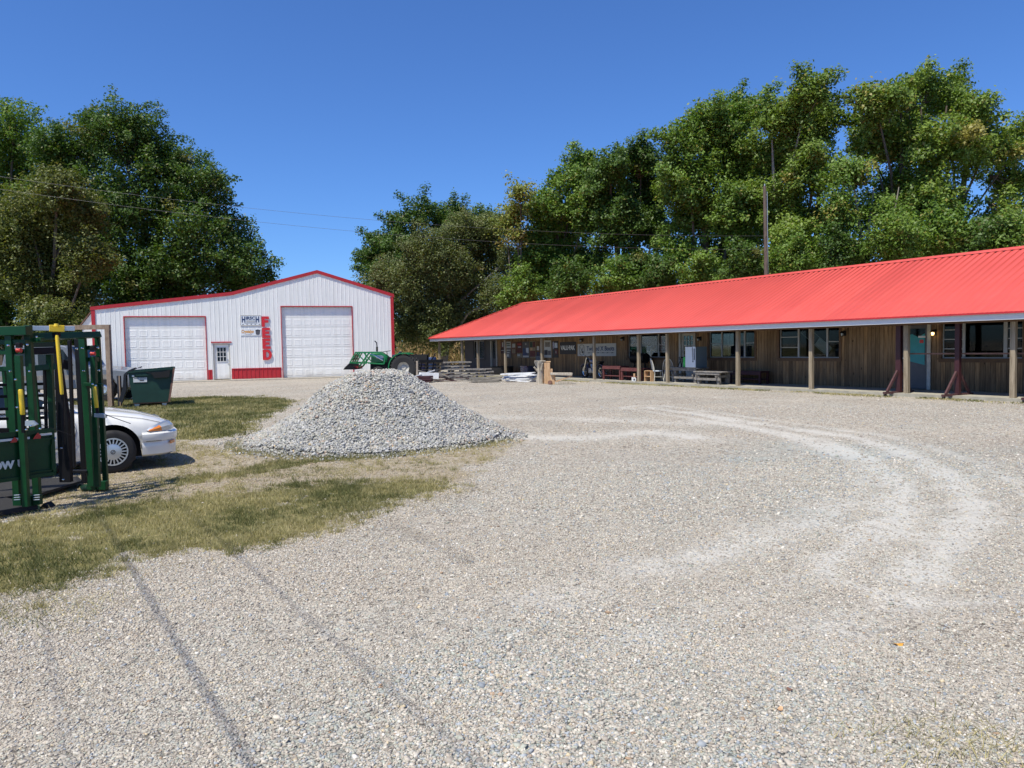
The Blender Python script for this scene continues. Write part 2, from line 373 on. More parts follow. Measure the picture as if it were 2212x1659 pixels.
#@@PART2
# ================================================================ GROUND
def groundmat():
    m, nt, b = nodes('gravel_ground')
    a = N(nt, 'ShaderNodeAttribute', attribute_name='Col'); sp = N(nt, 'ShaderNodeSeparateColor'); L(nt, a.outputs[0], sp.inputs[0])
    a2 = N(nt, 'ShaderNodeAttribute', attribute_name='Col2'); sp2 = N(nt, 'ShaderNodeSeparateColor'); L(nt, a2.outputs[0], sp2.inputs[0])
    c = coords(nt)
    def vor(s, rnd=1.):
        v = N(nt, 'ShaderNodeTexVoronoi', Scale=s, Randomness=rnd); v.voronoi_dimensions = '2D'; L(nt, c, v.inputs['Vector']); return v
    v1 = vor(38); v2 = vor(85); v3 = vor(16)
    st = [(0, (.12, .105, .09)), (.10, (.24, .21, .17)), (.30, (.37, .325, .265)), (.55, (.485, .435, .36)), (.78, (.54, .49, .405)), (.93, (.35, .35, .315)), (1, (.60, .55, .47))]
    s1 = N(nt, 'ShaderNodeSeparateColor'); L(nt, v1.outputs['Color'], s1.inputs[0]); c1 = ramp(nt, s1.outputs[0], st)
    s2 = N(nt, 'ShaderNodeSeparateColor'); L(nt, v2.outputs['Color'], s2.inputs[0]); c2 = ramp(nt, s2.outputs[0], st)
    s3 = N(nt, 'ShaderNodeSeparateColor'); L(nt, v3.outputs['Color'], s3.inputs[0]); c3 = ramp(nt, s3.outputs[1], st)
    col = mixc(nt, mth(nt, 'GREATER_THAN', s1.outputs[1], .5), c1, c2)
    col = mixc(nt, mth(nt, 'MULTIPLY', mth(nt, 'GREATER_THAN', s3.outputs[2], .8), .6), col, c3)
    # blue-grey stone
    cb = mixc(nt, 1., col, (.78, .98, 1.12), 'MULTIPLY')
    nb = N(nt, 'ShaderNodeTexNoise', Scale=.9, Detail=4); L(nt, c, nb.inputs['Vector'])
    bl = mth(nt, 'ADD', sp.outputs[2], mth(nt, 'MULTIPLY', ramp(nt, nb.outputs[0], [(.5, (0, 0, 0)), (.75, (1, 1, 1))]), .3), clamp=True)
    col = mixc(nt, bl, col, cb)
    # low-frequency tone
    n1 = N(nt, 'ShaderNodeTexNoise', Scale=.35, Detail=6, Roughness=.6); L(nt, c, n1.inputs['Vector'])
    n4 = N(nt, 'ShaderNodeTexNoise', Scale=6., Detail=5, Roughness=.7); L(nt, c, n4.inputs['Vector'])
    col = mixc(nt, 1., col, ramp(nt, n1.outputs[0], [(.25, (.84, .82, .80)), (.75, (1.1, 1.08, 1.05))]), 'MULTIPLY')
    col = mixc(nt, 1., col, ramp(nt, n4.outputs[0], [(.3, (.86, .85, .84)), (.7, (1.1, 1.1, 1.1))]), 'MULTIPLY')
    # packed pale tracks
    col = mixc(nt, mth(nt, 'MULTIPLY', sp.outputs[1], .62), col, mixc(nt, n4.outputs[0], (.54, .525, .47), (.69, .66, .59)))
    # thin dark line, a wire shadow painted into the gravel colour
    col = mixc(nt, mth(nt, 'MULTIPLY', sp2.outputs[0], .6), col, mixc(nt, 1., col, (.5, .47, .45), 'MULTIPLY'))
    # dry soil with straw
    n2 = N(nt, 'ShaderNodeTexNoise', Scale=9., Detail=7, Roughness=.7); L(nt, c, n2.inputs['Vector'])
    soil = ramp(nt, n2.outputs[0], [(.25, (.18, .135, .085)), (.5, (.34, .28, .19)), (.75, (.50, .43, .31))])
    col = mixc(nt, mth(nt, 'MULTIPLY', ramp(nt, mth(nt, 'ADD', mth(nt, 'MULTIPLY', sp2.outputs[1], 1.1), mth(nt, 'MULTIPLY', mth(nt, 'SUBTRACT', n4.outputs[0], .5), 1.5)), [(.3, (0, 0, 0)), (.8, (1, 1, 1))]), .85), col, mixc(nt, .22, soil, c1))
    gr = ramp(nt, n2.outputs[0], [(.25, (.09, .085, .03)), (.5, (.19, .17, .065)), (.75, (.34, .28, .14))])
    col = mixc(nt, ramp(nt, mth(nt, 'ADD', sp.outputs[0], mth(nt, 'MULTIPLY', mth(nt, 'SUBTRACT', n2.outputs[0], .5), 1.6)), [(.35, (0, 0, 0)), (.7, (1, 1, 1))]), col, gr)
    L(nt, col, b.inputs['Base Color']); b.inputs['Roughness'].default_value = .9; b.inputs['Specular IOR Level'].default_value = .2
    h = mth(nt, 'SUBTRACT', 1, mth(nt, 'ADD', mth(nt, 'MULTIPLY', v1.outputs['Distance'], .9), mth(nt, 'MULTIPLY', v2.outputs['Distance'], .5)))
    h = mth(nt, 'ADD', h, mth(nt, 'MULTIPLY', n4.outputs[0], .8))
    bump(nt, b, h, .9, .014)
    return m
M['ground'] = groundmat()
def axis(segs):
    out = []
    for a, b, s in segs: out += list(np.arange(a, b, s))
    return np.array(out)
gx = np.concatenate([[-900, -500, -300, -200, -140, -100, -80, -65, -52, -42], np.arange(-34, -12, .6), np.arange(-12, -6, .2), np.arange(-6, 8, .07), np.arange(8, 16, .3), np.arange(16, 34, 1.2), [40, 50, 65, 80, 120, 200, 300, 500, 900]])
gy = np.concatenate([[-60, -30, -12, -4, 0], np.arange(1.5, 16, .07), np.arange(16, 30, .2), np.arange(30, 62, .7), [66, 72, 80, 95, 120, 160, 220, 300, 450, 700, 1100]])
X, Y = np.meshgrid(gx, gy); x = X.ravel(); y = Y.ravel()
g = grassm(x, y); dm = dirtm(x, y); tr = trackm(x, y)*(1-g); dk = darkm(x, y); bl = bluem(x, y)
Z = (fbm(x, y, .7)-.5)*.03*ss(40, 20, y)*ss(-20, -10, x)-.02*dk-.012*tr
Z = Z*ss(1.2, 2.6, np.hypot(x, y)+1)
n = len(gx); mrows = len(gy); idx = np.arange(n*mrows).reshape(mrows, n)
Fq = np.stack([idx[:-1, :-1], idx[:-1, 1:], idx[1:, 1:], idx[1:, :-1]], -1).reshape(-1, 4)
gnd = npmesh('ground', np.stack([x, y, Z], 1), Fq, 'ground', np.stack([g, tr, bl], 1), smooth=True)
c2 = gnd.data.color_attributes.new('Col2', 'FLOAT_COLOR', 'POINT')
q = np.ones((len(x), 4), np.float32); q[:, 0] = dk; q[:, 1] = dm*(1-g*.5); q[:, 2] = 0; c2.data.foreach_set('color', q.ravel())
tag(gnd, kind='structure')
_Zg = Z.reshape(mrows, n)
def gz(px, py):
    i = np.clip(np.searchsorted(gx, px)-1, 0, n-2); j = np.clip(np.searchsorted(gy, py)-1, 0, mrows-2)
    fx = (px-gx[i])/(gx[i+1]-gx[i]); fy = (py-gy[j])/(gy[j+1]-gy[j])
    return (_Zg[j, i]*(1-fx)+_Zg[j, i+1]*fx)*(1-fy)+(_Zg[j+1, i]*(1-fx)+_Zg[j+1, i+1]*fx)*fy

# stones: jittered boxes, vectorised
BC = np.array([(-1, -1, -1), (1, -1, -1), (1, 1, -1), (-1, 1, -1), (-1, -1, 1), (1, -1, 1), (1, 1, 1), (-1, 1, 1)], float)
BF = np.array([(0, 3, 2, 1), (4, 5, 6, 7), (0, 1, 5, 4), (1, 2, 6, 5), (2, 3, 7, 6), (3, 0, 4, 7)])
def stones(P, size, flat, tilt=.35, nrm=None):
    k = len(P); B = BC[None]*(1+rng.uniform(-.45, .25, (k, 8, 3)))
    sc = size[:, None]*rng.uniform(.6, 1.25, (k, 3)); sc[:, 2] *= flat; B = B*sc[:, None, :]*.5
    B[:, 4:, :2] *= rng.uniform(.45, .95, (k, 1, 1))
    ax = rng.normal(0, tilt, k); ay = rng.normal(0, tilt, k); az = rng.uniform(0, 6.28, k)
    c, s = np.cos(az)[:, None], np.sin(az)[:, None]; bx, by = B[..., 0]*c-B[..., 1]*s, B[..., 0]*s+B[..., 1]*c; bz = B[..., 2]
    c, s = np.cos(ax)[:, None], np.sin(ax)[:, None]; by, bz = by*c-bz*s, by*s+bz*c
    c, s = np.cos(ay)[:, None], np.sin(ay)[:, None]; bx, bz = bx*c+bz*s, -bx*s+bz*c
    V = np.stack([bx, by, bz], -1)
    if nrm is not None:
        nz = nrm; t = np.cross(np.broadcast_to([0, 1, .01], nz.shape), nz); t /= np.linalg.norm(t, axis=1, keepdims=True); w = np.cross(nz, t)
        V = V[..., 0:1]*t[:, None]+V[..., 1:2]*w[:, None]+V[..., 2:3]*nz[:, None]
    V = V+P[:, None]
    Fa = (BF[None]+(np.arange(k)*8)[:, None, None]).reshape(-1, 4)
    return V.reshape(-1, 3), Fa
PAL = np.array([(.44, .385, .315), (.515, .46, .38), (.59, .54, .45), (.355, .31, .255), (.475, .445, .375), (.41, .415, .345), (.37, .39, .40), (.30, .325, .345), (.56, .46, .30), (.42, .29, .19), (.27, .24, .205), (.68, .63, .55)])
PW = np.array([.25, .22, .11, .14, .11, .05, .025, .01, .02, .006, .03, .025])
PB = np.array([.14, .15, .10, .07, .12, .14, .15, .05, .02, .005, .02, .03])
def stonecol(k, blue):
    a = rng.choice(len(PAL), k, p=PW/PW.sum()); b = rng.choice(len(PAL), k, p=PB/PB.sum())
    i = np.where(rng.random(k) < blue, b, a); return PAL[i]*rng.uniform(.82, 1.12, (k, 1))
def scatter(y0, y1, dens, s0, s1, margin=1.05):
    cnt = int(dens*(y1**2-y0**2)*.69*margin)
    py = np.sqrt(rng.random(cnt)*(y1**2-y0**2)+y0**2); px = rng.uniform(-.70, .70, cnt)*margin*py
    keep = (rng.random(cnt) > np.minimum(grassm(px, py)*1.15, .985))&(rng.random(cnt) > .45*ss(.50, .70, fbm(px+31, py, .9)))&(rng.random(cnt) > trackm(px, py)*.75)&(rng.random(cnt) > .60*dirtm(px, py))
    d = np.hypot(px-PCX, py-PCY); keep &= d > 2.0
    px, py = px[keep], py[keep]; sz = rng.uniform(s0, s1, len(px))*np.where(rng.random(len(px)) < .06, 1.6, 1)
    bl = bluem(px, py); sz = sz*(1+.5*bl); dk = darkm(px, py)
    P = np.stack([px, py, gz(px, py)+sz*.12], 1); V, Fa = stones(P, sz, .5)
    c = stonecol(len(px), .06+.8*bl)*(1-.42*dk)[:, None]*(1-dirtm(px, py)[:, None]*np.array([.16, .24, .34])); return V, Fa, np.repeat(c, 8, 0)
PCX, PCY = -2.47, 13.5
sets = [scatter(2.3, 4.0, 13500, .0055, .0135), scatter(4.0, 6.5, 6200, .006, .016), scatter(6.5, 10, 2300, .008, .019), scatter(10, 19, 330, .012, .026), scatter(19, 34, 15, .02, .04)]
def join(sets, k=1):
    Vs, Fs, Cs = [], [], []; o = 0
    for V, Fa, c in sets: Vs.append(V); Fs.append(Fa+o); Cs.append(c); o += len(V)
    return np.concatenate(Vs), np.concatenate(Fs), np.concatenate(Cs)
V, Fa, c = join(sets)
tag(npmesh('loose_gravel', V, Fa, 'stone_attr', c), kind='stuff')

# ---- the gravel pile
def pileh(px, py):
    dx = px-PCX; dy = py-PCY; th = np.arctan2(dy, dx)
    Rr = 1.88+.08*np.sin(3*th+1)+.06*np.sin(5*th)+.34*np.maximum(0, np.cos(th))**3+.42*np.maximum(0, -np.cos(th))**3
    rr_ = np.hypot(dx, dy); r = rr_/Rr; sc_ = 1+.035*np.sin(3*th+1)+.03*np.sin(5*th)+.10*np.maximum(0, np.cos(th))**4+.05*np.maximum(0, -np.cos(th))**3; hh = np.interp(rr_/sc_, [0, .30, .50, .80, 1.40, 1.95, 2.4, 9], [1.20, 1.185, 1.13, .93, .47, .13, 0, 0])
    top = 1.02+.0*dx
    h = hh
    h = h*(1-.05*np.exp(-((r-1)/.25)**2))
    skirt = .03*(rr_ < 2.3)
    return h+skirt*(r > .0)+(fbm(px, py, 1.7)-.5)*.30*np.clip(1.2-r, 0, 1)*(.35+r)
pr = np.linspace(0, 2.75, 56); pt = np.linspace(0, 2*np.pi, 97)[:-1]; A, B = np.meshgrid(pr, pt, indexing='ij')
px = (PCX+A*np.cos(B)).ravel(); py = (PCY+A*np.sin(B)).ravel(); pz = pileh(px, py)*ss(2.75, 2.2, A.ravel())-.04*ss(2.2, 2.75, A.ravel())
ii = np.arange(56*96).reshape(56, 96); j2 = np.roll(ii, -1, 1)
Fp = np.stack([ii[:-1], ii[1:], j2[1:], j2[:-1]], -1).reshape(-1, 4)
Vp = np.stack([px, py, pz], 1); cp = np.tile(np.array([[.20, .19, .175]]), (len(Vp), 1))
cnt = 125000; rr = 2.75*np.sqrt(rng.random(cnt)); tt = rng.uniform(0, 6.283, cnt)
sx = PCX+rr*np.cos(tt); sy = PCY+rr*np.sin(tt); k = (sy < PCY+1.0)&(rng.random(cnt) > ss(1.95, 2.55, rr)*.965); sx, sy, rr = sx[k], sy[k], rr[k]
e = .03; hz = pileh(sx, sy)*ss(2.75, 2.2, rr); nx = -(pileh(sx+e, sy)-hz)/e; ny = -(pileh(sx, sy+e)-hz)/e
nn = np.stack([np.clip(nx, -1, 1), np.clip(ny, -1, 1), np.ones_like(nx)], 1); nn /= np.linalg.norm(nn, axis=1, keepdims=True)
sz = rng.uniform(.015, .042, len(sx))*np.where(rng.random(len(sx)) < .12, 1.4, 1); P = np.stack([sx, sy, hz], 1)+nn*sz[:, None]*rng.uniform(-.1, .6, (len(sx), 1))
Vs, Fs = stones(P, sz, .5, .55, nn)
patch = fbm(sx, sy, 2.4)
PP = np.array([(.37, .362, .345), (.44, .43, .40), (.30, .30, .295), (.44, .415, .35), (.50, .475, .41), (.38, .385, .335), (.54, .53, .50), (.50, .38, .30), (.27, .28, .30), (.60, .45, .25)])
wa = np.array([.22, .2, .14, .08, .08, .09, .12, .01, .05, .004]); wb = np.array([.10, .12, .06, .22, .20, .12, .08, .07, .03, .01])
ia = rng.choice(10, len(sx), p=wa/wa.sum()); ib = rng.choice(10, len(sx), p=wb/wb.sum())
cc = .97*PP[np.where(rng.random(len(sx)) < ss(.42, .6, patch), ib, ia)]*rng.uniform(.8, 1.15, (len(sx), 1))
V, Fa, c = join([(Vp, Fp, cp), (Vs, Fs, np.repeat(cc, 8, 0))])
o = npmesh('gravel_pile', V, Fa, 'stone_attr', c)
tag(o, 'cone-shaped heap of grey crushed limestone in the middle of the yard', 'gravel pile')

# ---- grass blades (one triangle each)
def blades(px, py, h, w, cols, lean=.5, name='grass', mat='grass_blade', label=None, z=None):
    k = len(px); a = rng.uniform(0, 6.283, k); hh = h*rng.uniform(.45, 1.25, k); l = rng.normal(0, lean, (k, 2))*hh[:, None]
    z0 = gz(px, py) if z is None else z; dx = np.cos(a)*w/2; dy = np.sin(a)*w/2
    V = np.empty((k, 3, 3)); V[:, 0] = np.stack([px-dx, py-dy, z0-.005], 1); V[:, 1] = np.stack([px+dx, py+dy, z0-.005], 1)
    V[:, 2] = np.stack([px+l[:, 0], py+l[:, 1], z0+hh], 1)
    return V.reshape(-1, 3), np.arange(k*3).reshape(-1, 3), np.repeat(cols, 3, 0)
def gcols(k, px, py, dry=.4):
    n_ = fbm(px, py, 1.5); t = np.clip((n_-.5)*3+dry+rng.normal(0, .28, k), 0, 1)[:, None]
    return ((1-t)*np.array([.14, .15, .055])+t*np.array([.44, .38, .19]))*rng.uniform(.7, 1.25, (k, 1))
def region(x0, x1, y0, y1, dens, fn, p=1):
    k = int((x1-x0)*(y1-y0)*dens); a = rng.uniform(x0, x1, k); b = rng.uniform(y0, y1, k)
    m_ = rng.random(k) < fn(a, b)**p*(.25+.95*ss(.38, .6, fbm(a+7, b, 7.))); m_ &= np.abs(a) < .76*b+.5; return a[m_], b[m_]
gs = []
a, b = region(-7.5, 0, 3.8, 9.6, 6500, lambda x, y: np.where(polysd(x, y, GC) > -.6, 0, grassm(x, y)), 1.3); gs.append(blades(a, b, .038, .0065, gcols(len(a), a, b, .70)))
a, b = region(-6, .2, 8.8, 12, 3000, lambda x, y: np.where(polysd(x, y, GC) > -.3, 0, grassm(x, y)), 1.3); gs.append(blades(a, b, .05, .008, gcols(len(a), a, b, .35)))
a, b = region(-20, -2, 11, 28, 1100, lambda x, y: np.where(polysd(x, y, GC) > -.8, grassm(x, y), 0), 1); a, b = a[np.hypot(a-PCX, b-PCY) > 2.3], b[np.hypot(a-PCX, b-PCY) > 2.3]
gs.append(blades(a, b, .06, .02, gcols(len(a), a, b, .30)))
tx = rng.uniform(-7, .6, 5000); ty = rng.uniform(4, 12.5, 5000); gm_ = grassm(tx, ty); ok = (np.abs(tx) < .76*ty+.3)&(((gm_ > .05)&(gm_ < .8)&(rng.random(5000) < .75))|((gm_ >= .8)&(rng.random(5000) < .22))|((dirtm(tx, ty) > .5)&(rng.random(5000) < .10)))
tx, ty = tx[ok], ty[ok]; nb_ = 26; a = np.repeat(tx, nb_)+rng.normal(0, .022, len(tx)*nb_); b = np.repeat(ty, nb_)+rng.normal(0, .022, len(tx)*nb_); hb_ = np.repeat(rng.uniform(.03, .085, len(tx)), nb_)
gs.append(blades(a, b, hb_, .0055, gcols(len(a), a, b, .62)*np.repeat(rng.uniform(.75, 1.2, (len(tx), 1)), nb_, 0), .75))
tt = rng.uniform(3.3, 6.0, 2600); rr = rng.uniform(2.15, 2.6, 2600); a = PCX+rr*np.cos(tt); b = PCY+rr*np.sin(tt); gs.append(blades(a, b, .08, .010, gcols(len(a), a, b, .5)))
# weeds at bottom right and along the porch edge
wd = [(G(2010, 1600), .22, 260), (G(2120, 1630), .2, 200), (G(30, 1330), .35, 900), (G(130, 1260), .3, 300)]
for c0, r0, kk in wd:
    a = c0.x+rng.normal(0, r0, kk); b = c0.y+rng.normal(0, r0*.6, kk); gs.append(blades(a, b, .05, .005, gcols(kk, a, b, .55), .9))
V, Fa, c = join(gs)
tag(npmesh('grass', V, Fa, 'grass_blade', c, quads=3), kind='stuff')
# straw on the bare ground
a, b = region(-7.5, 1, 3.8, 13.5, 1900, lambda x, y: np.clip(dirtm(x, y)*.9+np.exp(-((polysd(x, y, GA)+.1)/.3)**2), 0, 1))
s1 = blades(a, b, .016, .008, np.array([[.46, .37, .23]])*rng.uniform(.6, 1.2, (len(a), 1)), 2.8)
tag(npmesh('straw', *s1[:2], 'straw', s1[2], quads=3), kind='stuff')
# porch-edge strip of weedy soil
PA = R(-58.5); PD = np.array([math.cos(PA), math.sin(PA)]); PN = np.array([-PD[1], PD[0]]); P0 = np.array([8.2, 26.65])
def pw(t, s): q_ = P0+PD*t+PN*s; return Vector((q_[0], q_[1], 0))
t_ = rng.uniform(-26, 11, 9000); s_ = -.32-np.abs(rng.normal(0, .28, 9000)); w_ = P0[None]+PD[None]*t_[:, None]+PN[None]*s_[:, None]
kp = fbm(t_, s_, .9) > .44; w_ = w_[kp]
s2 = blades(w_[:, 0], w_[:, 1], .05, .03, gcols(len(w_), w_[:, 0], w_[:, 1], .6), .8)
tag(npmesh('porch_weeds', *s2[:2], 'grass_blade', s2[2], quads=3), kind='stuff')
a, b = region(-7.5, 1, 5, 13.5, 2600, lambda x, y: dirtm(x, y)*(.12+ss(.47, .62, fbm(x+13, y, 2.6))))
V, Fa, c = blades(a, b, .03, .007, gcols(len(a), a, b, .8), .9)
tag(npmesh('dry_tufts', V, Fa, 'grass_blade', c, quads=3), kind='stuff')
# fallen leaves on the gravel
for i, (u, v, s_, cl, ds) in enumerate([(1942, 1391, .04, 'ink_orange', 'yellow-orange fallen leaf lying on the gravel at right'), (2370*.72, 2070*.72, .025, 'rust', 'rusty brown stone chip flat on the foreground gravel'), (2340*.72, 2130*.72, .03, 'fresh_wood', 'pale tan wood chip in the foreground gravel')]):
    p = G(u, v); mb = MB(); pts = [(s_*math.cos(t)*(1+.3*math.sin(3*t)), s_*.7*math.sin(t), .018+.008*math.cos(2*t)) for t in np.linspace(0, 6.28, 11)[:-1]]
    mb.add(pts+[(x_, y_, z_+.003) for x_, y_, z_ in pts], [tuple(range(10)), tuple(range(19, 9, -1))]+[(i_, (i_+1) % 10, 10+(i_+1) % 10, 10+i_) for i_ in range(10)])
    o = mb.build('fallen_leaf' if i == 0 else ('stone_chip' if i == 1 else 'wood_chip'), cl); o.location = (p.x, p.y, float(gz(np.array([p.x]), np.array([p.y]))[0])-.004); o.rotation_euler = (.05, .05, i*2); o.scale = (.6, .6, .6)
    tag(o, ds, ['leaf', 'stone', 'wood chip'][i])

# ================================================================ TREES
def make_tree(name, label, cat, base, lobes, nleaf, ls, cols, trunk_r=.3, barkm='bark', dens=1., clump=.75, group='trees behind the buildings', sparse=0, nb=70, stems=1, flat=1., stray_f=.24):
    """lobes: (x,y,z,r) in world metres"""
    root = thing(name, label, cat, (base.x, base.y, 0), 0, group)
    Lb = np.array(lobes); Lb[:, 0] -= base.x; Lb[:, 1] -= base.y
    w = Lb[:, 3]**2; w = w/w.sum(); ncl = int(max(60, (Lb[:, 3]**2).sum()*9.5*dens/clump**2*.56)); nleaf = int(nleaf*2.7); ls = ls*.66
    li = rng.choice(len(Lb), ncl, p=w); d = rng.normal(0, 1, (ncl, 3)); d /= np.linalg.norm(d, axis=1, keepdims=True)
    r = Lb[li, 3]*(.25+.92*rng.random(ncl)**.55); C = Lb[li, :3]+d*r[:, None]*np.array([1, .9, .95*flat])
    C = C[C[:, 2] > .5]; ncl = len(C)
    cs = clump*rng.uniform(.5, 1.7, ncl); per = rng.poisson(nleaf/ncl*(cs/cs.mean())**2)
    ci = np.repeat(np.arange(ncl), per); k = len(ci)
    off = rng.normal(0, 1, (k, 3)); off /= np.linalg.norm(off, axis=1, keepdims=True); off *= (rng.random(k)**.6)[:, None]
    ax_ = C-Lb[li, :3]*1.0+np.array([0, 0, .12])*Lb[li, 3][:, None]+rng.normal(0, .25, (ncl, 3))*Lb[li, 3][:, None]; ax_ /= np.linalg.norm(ax_, axis=1, keepdims=True)
    tt_ = rng.uniform(-1, 1, k)[:, None]; off = ax_[ci]*tt_*1.0+off*(.78-.38*tt_)*np.array([1, 1, .72])
    Pp = C[ci]+off*cs[ci][:, None]*1.0+rng.normal(0, .10, (k, 3))
    nrm = off*.6+rng.normal(0, .6, (k, 3))+np.array([-.15, -.2, .65]); nrm /= np.linalg.norm(nrm, axis=1, keepdims=True)
    t = np.cross(nrm, rng.normal(0, 1, (k, 3))); t /= np.linalg.norm(t, axis=1, keepdims=True); b_ = np.cross(nrm, t)
    s_ = ls*rng.uniform(.6, 1.35, k)[:, None]
    V = np.empty((k, 4, 3)); V[:, 0] = Pp-t*s_*.62; V[:, 1] = Pp+b_*s_*.36+nrm*s_*.1; V[:, 2] = Pp+t*s_*.62; V[:, 3] = Pp-b_*s_*.36+nrm*s_*.1
    cA = np.array(cols); cw = rng.random(ncl)
    cc = (cA[0]*(1-cw[:, None])+cA[1]*cw[:, None]); odd = rng.random(ncl) < .04; cc[odd] = cA[2]
    stray = rng.random(k) < stray_f; j_ = rng.choice(len(Lb), k, p=w); dd = rng.normal(0, 1, (k, 3)); dd /= np.linalg.norm(dd, axis=1, keepdims=True)
    Ps = Lb[j_, :3]+dd*(Lb[j_, 3]*rng.random(k)**.4*1.05)[:, None]; V[stray] += (Ps-Pp)[stray][:, None]
    lc = cc[ci]*rng.uniform(.72, 1.3, (k, 1)); o2 = rng.random(k) < .04; lc[o2] = cA[2]
    o = npmesh('crown', V.reshape(-1, 3), np.arange(k*4).reshape(-1, 4), 'leaf', np.repeat(lc, 4, 0)); o.parent = root
    mb = MB(); sd = random.Random(len(label)*7+int(base.x*10))
    zt = float(np.median(Lb[:, 2])); zmin = float(Lb[:, 2].min())
    for st in range(stems):
        bx = (st-(stems-1)/2)*trunk_r*2.4; fx = (st-(stems-1)/2)*1.4
        top = Vector((Lb[:, 0].mean()+fx, Lb[:, 1].mean(), zt+.6*(Lb[:, 2].max()-zt)))
        pts = [Vector((bx, 0, -.1)), Vector((bx*.9+.05, .05, .4))]
        for q_ in (.25, .5, .75, 1): p = Vector((bx, 0, 0)).lerp(top, q_); p += Vector((sd.uniform(-.25, .25), sd.uniform(-.2, .2), 0)); pts.append(p)
        mb.tube(pts, [trunk_r*1.35, trunk_r, trunk_r*.85, trunk_r*.6, trunk_r*.38, trunk_r*.12], 8)
        axis_ = pts[2:5]
        for li_ in range(len(Lb)):
            if li_ % stems != st: continue
            e = Vector(Lb[li_, :3]); s0 = axis_[sd.randint(0, 2)] if e.z > zt else axis_[0].lerp(pts[1], .3)
            if s0.z > e.z-.2: s0 = pts[1].lerp(axis_[0], .7)
            mid = s0.lerp(e, .5)+Vector((sd.uniform(-.4, .4), sd.uniform(-.3, .3), sd.uniform(-.1, .7)))
            rr_ = min(trunk_r*.5, .05+.045*Lb[li_, 3])
            end = e+Vector((0, 0, Lb[li_, 3]*.5)); mb.tube([s0, mid, e, end], [rr_, rr_*.75, rr_*.45, rr_*.12], 6)
    for i in sd.sample(range(ncl), min(nb, ncl)):
        c_ = Vector(C[i]); j = int(np.argmin(((Lb[:, :3]-C[i])**2).sum(1))); s0 = Vector(Lb[j, :3])*.75+Vector((0, 0, 1))*(-.25*Lb[j, 3]) + Vector(Lb[:, :3].mean(0))*.25
        mid = s0.lerp(c_, .5)+Vector((sd.uniform(-.3, .3), sd.uniform(-.3, .3), sd.uniform(-.3, .2)))
        mb.tube([s0, mid, c_], [.055, .035, .012], 4, cap=False)
    mb.build('trunk', barkm, root, smooth=True, fix=False); return root
def lob(pts, depth, sp=2.0, k=1.):
    out = []
    for i, (u, v, r_) in enumerate(pts):
        if v < 460: v += 22 if depth < 53 else 12
        p = at(u, v, depth+((i*37) % 7-3)/3*sp); out.append((p.x, p.y, p.z, r_*depth/1610*k*.90))
    return out
gdark = [(.058, .115, .018), (.095, .165, .028), (.16, .165, .04)]
gmid = [(.10, .18, .024), (.17, .26, .04), (.26, .24, .05)]
gbright = [(.125, .20, .028), (.205, .285, .048), (.29, .26, .06)]
gol = [(.105, .135, .032), (.17, .185, .05), (.24, .21, .07)]
golb = [(.105, .135, .042), (.165, .19, .06), (.19, .17, .065)]
gyel = [(.17, .22, .04), (.29, .29, .06), (.24, .19, .05)]
def tree(name, label, depth, pts, nleaf, ls, cols, **k):
    us = [p[0] for p in pts]; ub = k.pop('ub', sum(us)/len(us)); b0 = at(ub, 760, depth)
    return make_tree(name, label, k.pop('cat', 'tree'), Vector((b0.x, depth, 0)), lob(pts, depth, k.pop('sp', 2.)), nleaf, ls, cols, **k)
tree('maple_tree', 'big dark green maple rising behind the left end of the white metal building', 66,
     [(250, 270, 70), (180, 300, 70), (320, 310, 75), (390, 370, 70), (300, 420, 100), (450, 430, 60), (490, 510, 60), (420, 540, 90), (300, 560, 100), (180, 440, 100), (190, 600, 90), (530, 570, 45), (500, 600, 50), (400, 620, 70), (300, 650, 70), (555, 545, 22), (575, 590, 18), (535, 615, 30), (460, 370, 35), (120, 330, 60)], 62000, .30, gdark, trunk_r=.55, clump=.85, ub=300, nb=110)
tree('maple_tree', 'tall light-leaved tree cut by the left edge of the frame behind the maple', 70,
     [(30, 260, 60), (-20, 330, 80), (60, 340, 60), (0, 430, 80), (80, 420, 60)], 14000, .3, gmid, trunk_r=.4, ub=0)
tree('ash_tree', 'olive-yellow tree at far left in front of the big dark maple', 56,
     [(120, 400, 50), (60, 450, 60), (180, 460, 55), (120, 530, 75), (190, 560, 50), (60, 600, 70), (140, 640, 65), (100, 690, 55), (30, 520, 60), (185, 690, 35)], 30000, .25, gol, stray_f=.45, trunk_r=.3, clump=.7, ub=110, nb=60)
tree('maple_tree', 'dark low tree filling the bottom left corner below the olive tree', 60,
     [(-10, 560, 60), (10, 640, 60), (0, 700, 50), (80, 725, 40), (170, 730, 40), (-60, 640, 60), (230, 720, 40), (300, 720, 35)], 17000, .28, gdark, trunk_r=.3, ub=20)
tree('oak_tree', 'dark green spiky-topped tree right of the white metal building, behind the olive locust', 84,
     [(905, 460, 38), (860, 490, 38), (815, 530, 36), (790, 560, 26), (870, 540, 50), (950, 470, 38), (985, 470, 34), (1040, 490, 40), (820, 600, 45), (920, 560, 60)], 20000, .34, gdark, trunk_r=.4, clump=.9)
tree('locust_tree', 'broad olive-brown fine-leaved tree between the two buildings', 60,
     [(930, 550, 60), (1000, 510, 55), (1055, 500, 45), (1040, 580, 65), (890, 620, 62), (840, 600, 45), (990, 650, 75), (1080, 640, 50), (950, 700, 60), (890, 700, 50), (1040, 710, 55), (1100, 560, 30), (1110, 690, 40), (830, 660, 35), (970, 580, 60)], 60000, .20, golb, trunk_r=.35, clump=.6, nb=150, barkm='bark_pale', ub=955, stray_f=.55)
